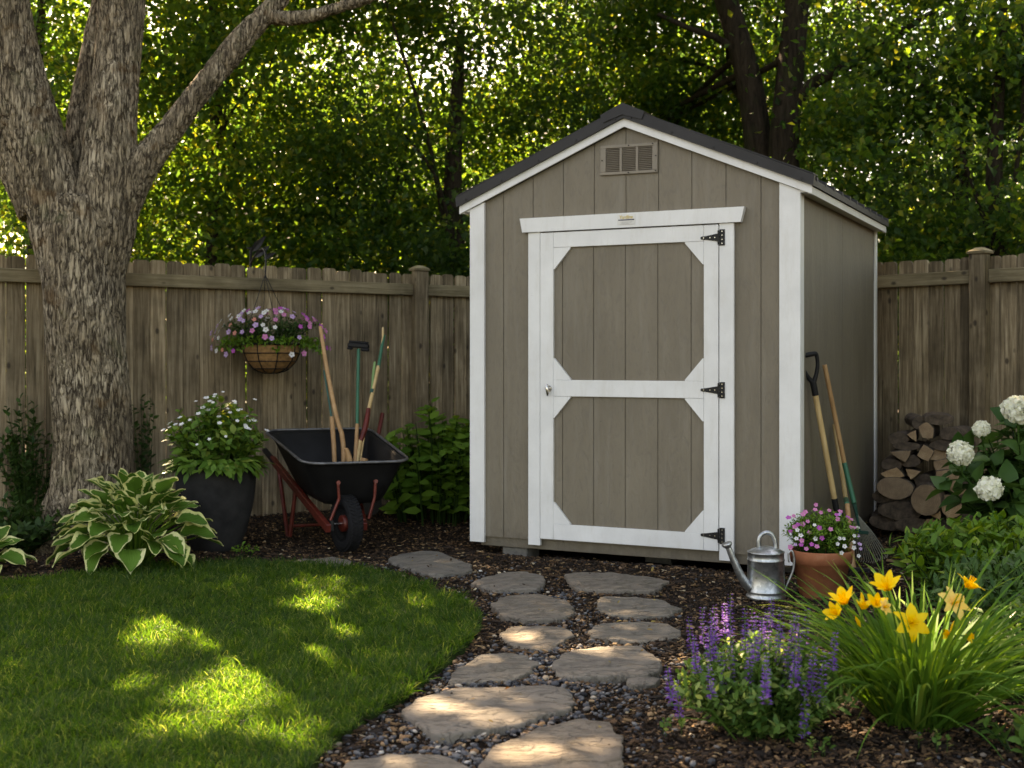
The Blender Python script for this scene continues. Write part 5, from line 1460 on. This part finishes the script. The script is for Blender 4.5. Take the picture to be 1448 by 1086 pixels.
# ------------------------------------------------------------------ tools by the shed side
def side_pt(px, py, off):
    """point on a vertical plane parallel to the shed side wall, off metres outside it"""
    Q = np.array(SHED_O) + SU * (2.05 + off); r = np.array([(px - 724) / FPX, 1.0]); Z = (Q @ SU) / (r @ SU)
    return at(px, py, float(Z))
def shovel():
    a = side_pt(1151, 547, .035); b = side_pt(1180, 706, .13); foot = side_pt(1197, 792, .19); foot.z = .0
    root = empty('garden_shovel', foot); tag(root, 'shovel with black D grip and wooden shaft leaning on the shed side wall', 'shovel')
    ax = (a - b).normalized(); 
    MB().tube([a - foot, b - foot], .0165, 14).obj('shaft', M_HANDLE2, root, smooth=True)
    MB().tube([b + ax * .005 - foot, b - ax * .33 - foot], [.0185, .016], 14).obj('socket', M_BLKPL, root, smooth=True)
    gp = side_pt(1151, 505, .03); 
    side = Vector((1, .15, 0)); side = (side - ax * side.dot(ax)).normalized()
    g_ = MB(); t0 = a + ax * .0; 
    g_.tube([a - ax * .05 - foot, a + ax * .03 - foot], [.019, .019], 12)
    P, R = curve([t0 + ax * .02, t0 + ax * .07 - side * .028, t0 + ax * .125 - side * .046, t0 + ax * .178 - side * .048, t0 + ax * .186 - side * .03, t0 + ax * .186 + side * .03, t0 + ax * .178 + side * .048, t0 + ax * .125 + side * .046, t0 + ax * .07 + side * .028, t0 + ax * .02], [.015, .012, .011, .012, .014, .014, .012, .011, .012, .015], 5)
    g_.tube([p - foot for p in P], R, 10)
    g_.obj('grip', M_BLKPL, root, smooth=True)
    d = ax
    bl = MB(); pts = [(-.10, .28), (-.03, .30), (.03, .30), (.10, .28), (.105, .12), (.07, .03), (0, -.02), (-.07, .03), (-.105, .12)]
    bl.prism(pts, -.002, .002, M=Matrix.Translation((-.02, .05, 0)) @ Matrix.Rotation(1.1, 4, 'Z')); bl.obj('blade', plain('dark_blade_steel', (.05, .05, .052), .45, .7), root)
shovel()
def rake(name, label, top, mid, low, foot_px, green_from, fan, mat_up):
    a = side_pt(*top, .03); m = side_pt(*mid, .12); l = side_pt(*low, .20); f = side_pt(*foot_px, .27)
    base = Vector((f.x, f.y, 0)); root = empty(name, base); tag(root, label, 'rake')
    MB().tube([a - base, m - base], [.014, .0145], 12).obj('shaft', mat_up, root, smooth=True)
    MB().tube([m - base, l - base], [.0155, .015], 12).obj('socket', M_GREEN, root, smooth=True)
    if fan:
        ax = (l - f).normalized(); side = Vector((.80, -.60, 0)); side = (side - ax * side.dot(ax)).normalized(); out = ax.cross(side)
        MB().tube([l - base, l - ax * .16 - base], [.013, .006], 8).obj('fan_neck', M_TEAL, root)
        tn = MB(); L = (l - f).length
        for k in range(-9, 10):
            u = k / 9; e = l - ax * (L * (1 - .10 * abs(u))) + side * u * .135
            c1 = l - ax * .06; P = [c1, c1 * .55 + e * .45 + side * u * .01, e, e + out * (-.03) - ax * .012 ]
            P[2].z = max(P[2].z, .012); P[3].z = max(P[3].z - .0, .006)
            tn.tube([p - base for p in P], .0028, 5)
        for q in (.42, .62):
            P = []
            for k in range(-9, 10):
                u = k / 9; c1 = l - ax * .06; e = l - ax * (L * (1 - .10 * abs(u))) + side * u * .135; P.append(c1 * (1 - q) + e * q - base)
            tn.tube(P, .0035, 5)
        tn.obj('tines', M_GREY, root)
        MB().box(-.05, .05, -.008, .008, -.01, .01, .002, M=Matrix.Translation(l - ax * .17 - base) @ Matrix.Rotation(-.64, 4, 'Z')).obj('tine_clamp', M_TEAL, root)
    else:
        MB().tube([l - base, Vector((f.x, f.y, .03)) - base], [.0145, .014], 12).obj('shaft_end', M_HANDLE, root, smooth=True)
        hd = MB().box(-.15, .15, -.008, .008, .012, .034, .003, M=Matrix.Rotation(-.5, 4, 'Z'))
        for k in range(11): hd.box(-.147 + k * .029, -.139 + k * .029, -.045, -.008, .014, .020, .001, M=Matrix.Rotation(-.5, 4, 'Z'))
        hd.obj('head', M_BLACK, root)
rake('leaf_rake', 'leaf rake with green socket and fanned wire tines spread on the ground', (1166, 516), (1194, 655), (1208, 712), (1226, 796), None, True, M_HANDLE)
rake('bow_rake', 'wooden handled tool with green band beside the leaf rake and shovel', (1180, 600), (1196, 706), (1198, 713), (1207, 770), None, False, M_HANDLE2)

# ------------------------------------------------------------------ watering can
def can():
    p = at(1083, 846, 6.22); p.z = 0
    root = empty('watering_can', p); tag(root, 'galvanised metal watering can on the mulch in front of the shed corner', 'watering can')
    r0, r1, h = .096, .088, .232
    MB().lathe([(0, .001), (r0, .001), (r0 + .003, .006), (r0 + .001, .016), (r0 - .002, .02), (r0 - .003, .035), (r0 - .001, .038), (r0 - .003, .041), (r1 + .003, .19), (r1 + .006, .193), (r1 + .003, .197), (r1 + .001, h - .006), (r1 + .005, h - .003), (r1 + .004, h + .002), (r1, h + .003)], 48).obj('body', M_GALV, root, smooth=True)
    MB().lathe([(r1, h), (r1 - .012, h + .010), (.03, h + .026), (.0, h + .028)], 40).obj('lid', M_GALV, root, smooth=True)
    P, R = curve([(-.085, -.02, .06), (-.12, -.026, .10), (-.165, -.034, .19), (-.195, -.040, .262)], [.026, .022, .017, .014])
    MB().tube(P, R, 16).obj('spout', M_GALV, root, smooth=True)
    rs = MB(); d = Vector((-.35, -.08, .93)).normalized(); c = Vector((-.195, -.040, .258))
    rs.tube([c, c + d * .012, c + d * .022, c + d * .026], [.014, .024, .027, .024], 20); rs.obj('spout_mouth', M_GALV, root, smooth=True)
    # top handle: flat arched strap
    a = [(-.035 * 1.0, 0, h + .012), (-.036, 0, h + .055), (-.022, 0, h + .085), (.004, 0, h + .096), (.030, 0, h + .085), (.046, 0, h + .05), (.050, 0, h + .012)]
    P, R = curve(a, [.011] * 7, 4); MB().tube(P, R, 10, flat=1.0).obj('top_handle', M_GALV, root, smooth=True)
    P, R = curve([(.090, -.005, .030), (.108, -.005, .075), (.134, -.006, .14), (.140, -.006, .20), (.128, -.005, .238), (.112, -.004, .222), (.114, -.004, .18)], [.005, .006, .0065, .0065, .006, .005, .004], 5)
    MB().tube(P, R, 10).obj('rear_handle', M_GALV, root, smooth=True)
can()

# ------------------------------------------------------------------ firewood stack
def firewood():
    ax = Vector((.42, .91, 0)).normalized(); e1 = Vector((ax.y, -ax.x, 0)); C0 = Vector((2.78, 8.52, 0))
    logs = [  # x, y, rx, ry in the zoomed photo, kind, push, label
     (450, 238, 52, 60, 'split', .02, 'tan split log standing out at the top centre of the firewood stack'),
     (352, 275, 46, 46, 'split', .03, 'small pale faced log at the top left of the firewood stack'),
     (530, 165, 95, 36, 'bark', .05, 'bark covered log lying across the very top of the firewood stack'),
     (605, 262, 66, 42, 'bark', .02, 'grey weathered piece at the upper right of the firewood stack'),
     (265, 410, 92, 50, 'split', -.01, 'wide wedge shaped log on the left, third row from the top'),
     (435, 392, 62, 64, 'split', .02, 'grey pitted split log in the middle, third row from the top'),
     (560, 345, 92, 36, 'bark', .04, 'flat brown split piece under the grey weathered one'),
     (345, 545, 56, 46, 'split', .04, 'small dark split log right of the two largest round halves'),
     (212, 548, 88, 46, 'split', .0, 'half round log lying on top of the big round log at left'),
     (225, 642, 112, 74, 'round', -.03, 'big round log with a dark heart crack at the left of the stack'),
     (440, 728, 96, 102, 'round', -.05, 'largest orange tan log end, low in the middle of the stack'),
     (560, 485, 76, 50, 'split', .0, 'tan split log directly behind the hydrangea head, right of centre'),
     (600, 588, 100, 74, 'split', -.02, 'grey triangular split log right of the dark gap'),
     (672, 655, 58, 44, 'split', .01, 'narrow reddish log at right below the triangular one'),
     (600, 712, 50, 30, 'split', .02, 'thin tan sliver of split wood right of the largest log'),
     (620, 785, 66, 62, 'round', .0, 'shadowed round log low at right behind the ground cover'),
     (612, 872, 52, 40, 'split', -.01, 'greenish split log at bottom right touching the ground cover'),
     (508, 832, 52, 34, 'split', .0, 'small reddish log just right and below the largest log'),
     (480, 890, 66, 36, 'split', .02, 'dull half hidden log at the bottom middle of the stack'),
     (520, 412, 66, 46, 'split', .07, 'dark recessed split log between the grey pitted log and the hydrangea head'),
     (195, 478, 66, 38, 'bark', .03, 'rough bark piece at the far left above the half round log'),
     (245, 300, 66, 44, 'bark', .06, 'dark bark log at the upper left outline of the stack'),
     (310, 350, 90, 26, 'bark', .05, 'thin dark slab under the small pale faced log'),
     (400, 190, 52, 46, 'bark', .07, 'dark bark log at the peak, left of the topmost one'),
     (190, 705, 110, 52, 'bark', .03, 'dark bark log under the big round log'),
     (265, 800, 140, 64, 'bark', .0, 'wide dark bark log in the second lowest row at left'),
     (180, 880, 120, 56, 'bark', .02, 'blackened log at the bottom left corner of the stack'),
     (350, 905, 120, 50, 'bark', .01, 'blackened log in the bottom row left of the middle'),
     (425, 600, 56, 50, 'bark', .09, 'log set deep in the dark gap at the centre of the stack'),
     (720, 740, 60, 60, 'bark', .04, 'dark log at the right end of the stack under hydrangea leaves'),
     (715, 850, 66, 56, 'bark', .03, 'dark log at the bottom right end of the stack'),
     (690, 560, 56, 60, 'bark', .07, 'shadowed log at the right end of the stack, above the middle'),
     (330, 455, 66, 40, 'bark', .05, 'thin curved dark piece between the wide wedge and the pitted log'),
     (590, 905, 90, 34, 'bark', .04, 'lowest dark log at right resting on the ground')]
    Zp = 8.5; rr = random.Random(12)
    nrm = -ax
    for k, (x, y, rx, ry, kind, push, lab) in enumerate(logs):
        px = 1220 + x * .2027; py = 560 + y * .2027
        # sight line to the face plane of the stack
        d = at(px, py, 1.0) - Vector((0, 0, CAM_H)); o = Vector((0, 0, CAM_H)); F0 = C0 - ax * .2 + ax * push
        tt = (F0 - o).dot(nrm) / d.dot(nrm); P = o + d * tt; sc = P.y / FPX * .2027
        n = rr.choice((3, 4, 4, 5)) if kind == 'split' else 9
        a0 = rr.uniform(0, 6); poly = []
        for j in range(n):
            a = a0 + 2 * PI * j / n + rr.uniform(-.18, .18) * (1 if kind == 'split' else .4)
            q = rr.uniform(.78, 1.15) if kind == 'split' else rr.uniform(.92, 1.06)
            poly.append((math.cos(a) * rx * sc * q * 1.12, math.sin(a) * ry * sc * q * 1.12))
        # densify + round the outline
        pts = []
        for j in range(n):
            a_ = Vector(poly[j - 1]); b_ = Vector(poly[j]); c_ = Vector(poly[(j + 1) % n]); 
            for s_ in (0, .5): 
                q = b_.lerp(c_, s_) * (1.04 if s_ else 1) if s_ else (b_ * .94 + (a_ + c_) * .03)
                pts.append((q.x, q.y))
        m = len(pts); Ln = .34; mb = MB(); V = []; 
        ys = [0, .006, .05, .12, .2, .28, Ln - .006, Ln]
        for yi, yy in enumerate(ys):
            s_ = .965 if yi in (0, len(ys) - 1) else 1
            for j, (u, v) in enumerate(pts):
                b = 1 + (rr.uniform(-.05, .05) if 0 < yi < len(ys) - 1 else 0)
                V.append((u * s_ * b, yy, v * s_ * b))
        Fs = [((i) * m + j, (i) * m + (j + 1) % m, (i + 1) * m + (j + 1) % m, (i + 1) * m + j) for i in range(len(ys) - 1) for j in range(m)]
        mb.add(V, Fs, 0)
        c = len(V); 
        mb.add(V[:m] + [(0, -.002 + rr.uniform(-.004, .004), 0)], [(j, (j + 1) % m, m) for j in range(m)], 1 if kind != 'bark' else (1 if rr.random() < .0 else 0))
        mb.add(V[-m:], [tuple(range(m))], 1)
        rzv = math.atan2(ax.y, ax.x) - PI / 2 + rr.uniform(-.12, .12) + (0 if kind != 'bark' else rr.uniform(-.25, .25))
        # split logs show bark on the outer part only: side faces of alternating material
        ob = mb.obj('firewood_log', [M_LOGBARK, M_LOGEND]); ob.location = P; ob.rotation_euler = (rr.uniform(-.04, .04), 0, rzv)
        tag(ob, lab, 'firewood log', 'split logs of the firewood stack')
firewood()

# fallen leaves on mulch and stones
def litter():
    N = 420; x = RNG.uniform(-3.4, 3.4, N); y = RNG.uniform(3.3, 9.4, N)
    ok = ~inside(x, y, LAWN) & ~in_shed(x, y) & (np.abs(x) < y * .43); x, y = x[ok], y[ok]; n = len(x)
    D = rnd(n); D[:, 2] *= .2; Nn = rnd(n) * .3 + np.array([0, 0, 1])
    z = ground_z(x, y) + .022 + .028 * in_any_stone(x, y, 1.0)
    tm = leafmat('dry_fallen_leaf', (.16, .08, .03), (.32, .24, .07), 1.2, .3, .6)
    tag(MB().inst(LT, frames(D, Nn, RNG.uniform(.012, .032, n)), np.stack([x, y, z], -1)).obj('fallen_leaves', tm), 'small dry yellow and brown leaves scattered on the mulch', 'fallen leaves', kind='stuff')
litter()
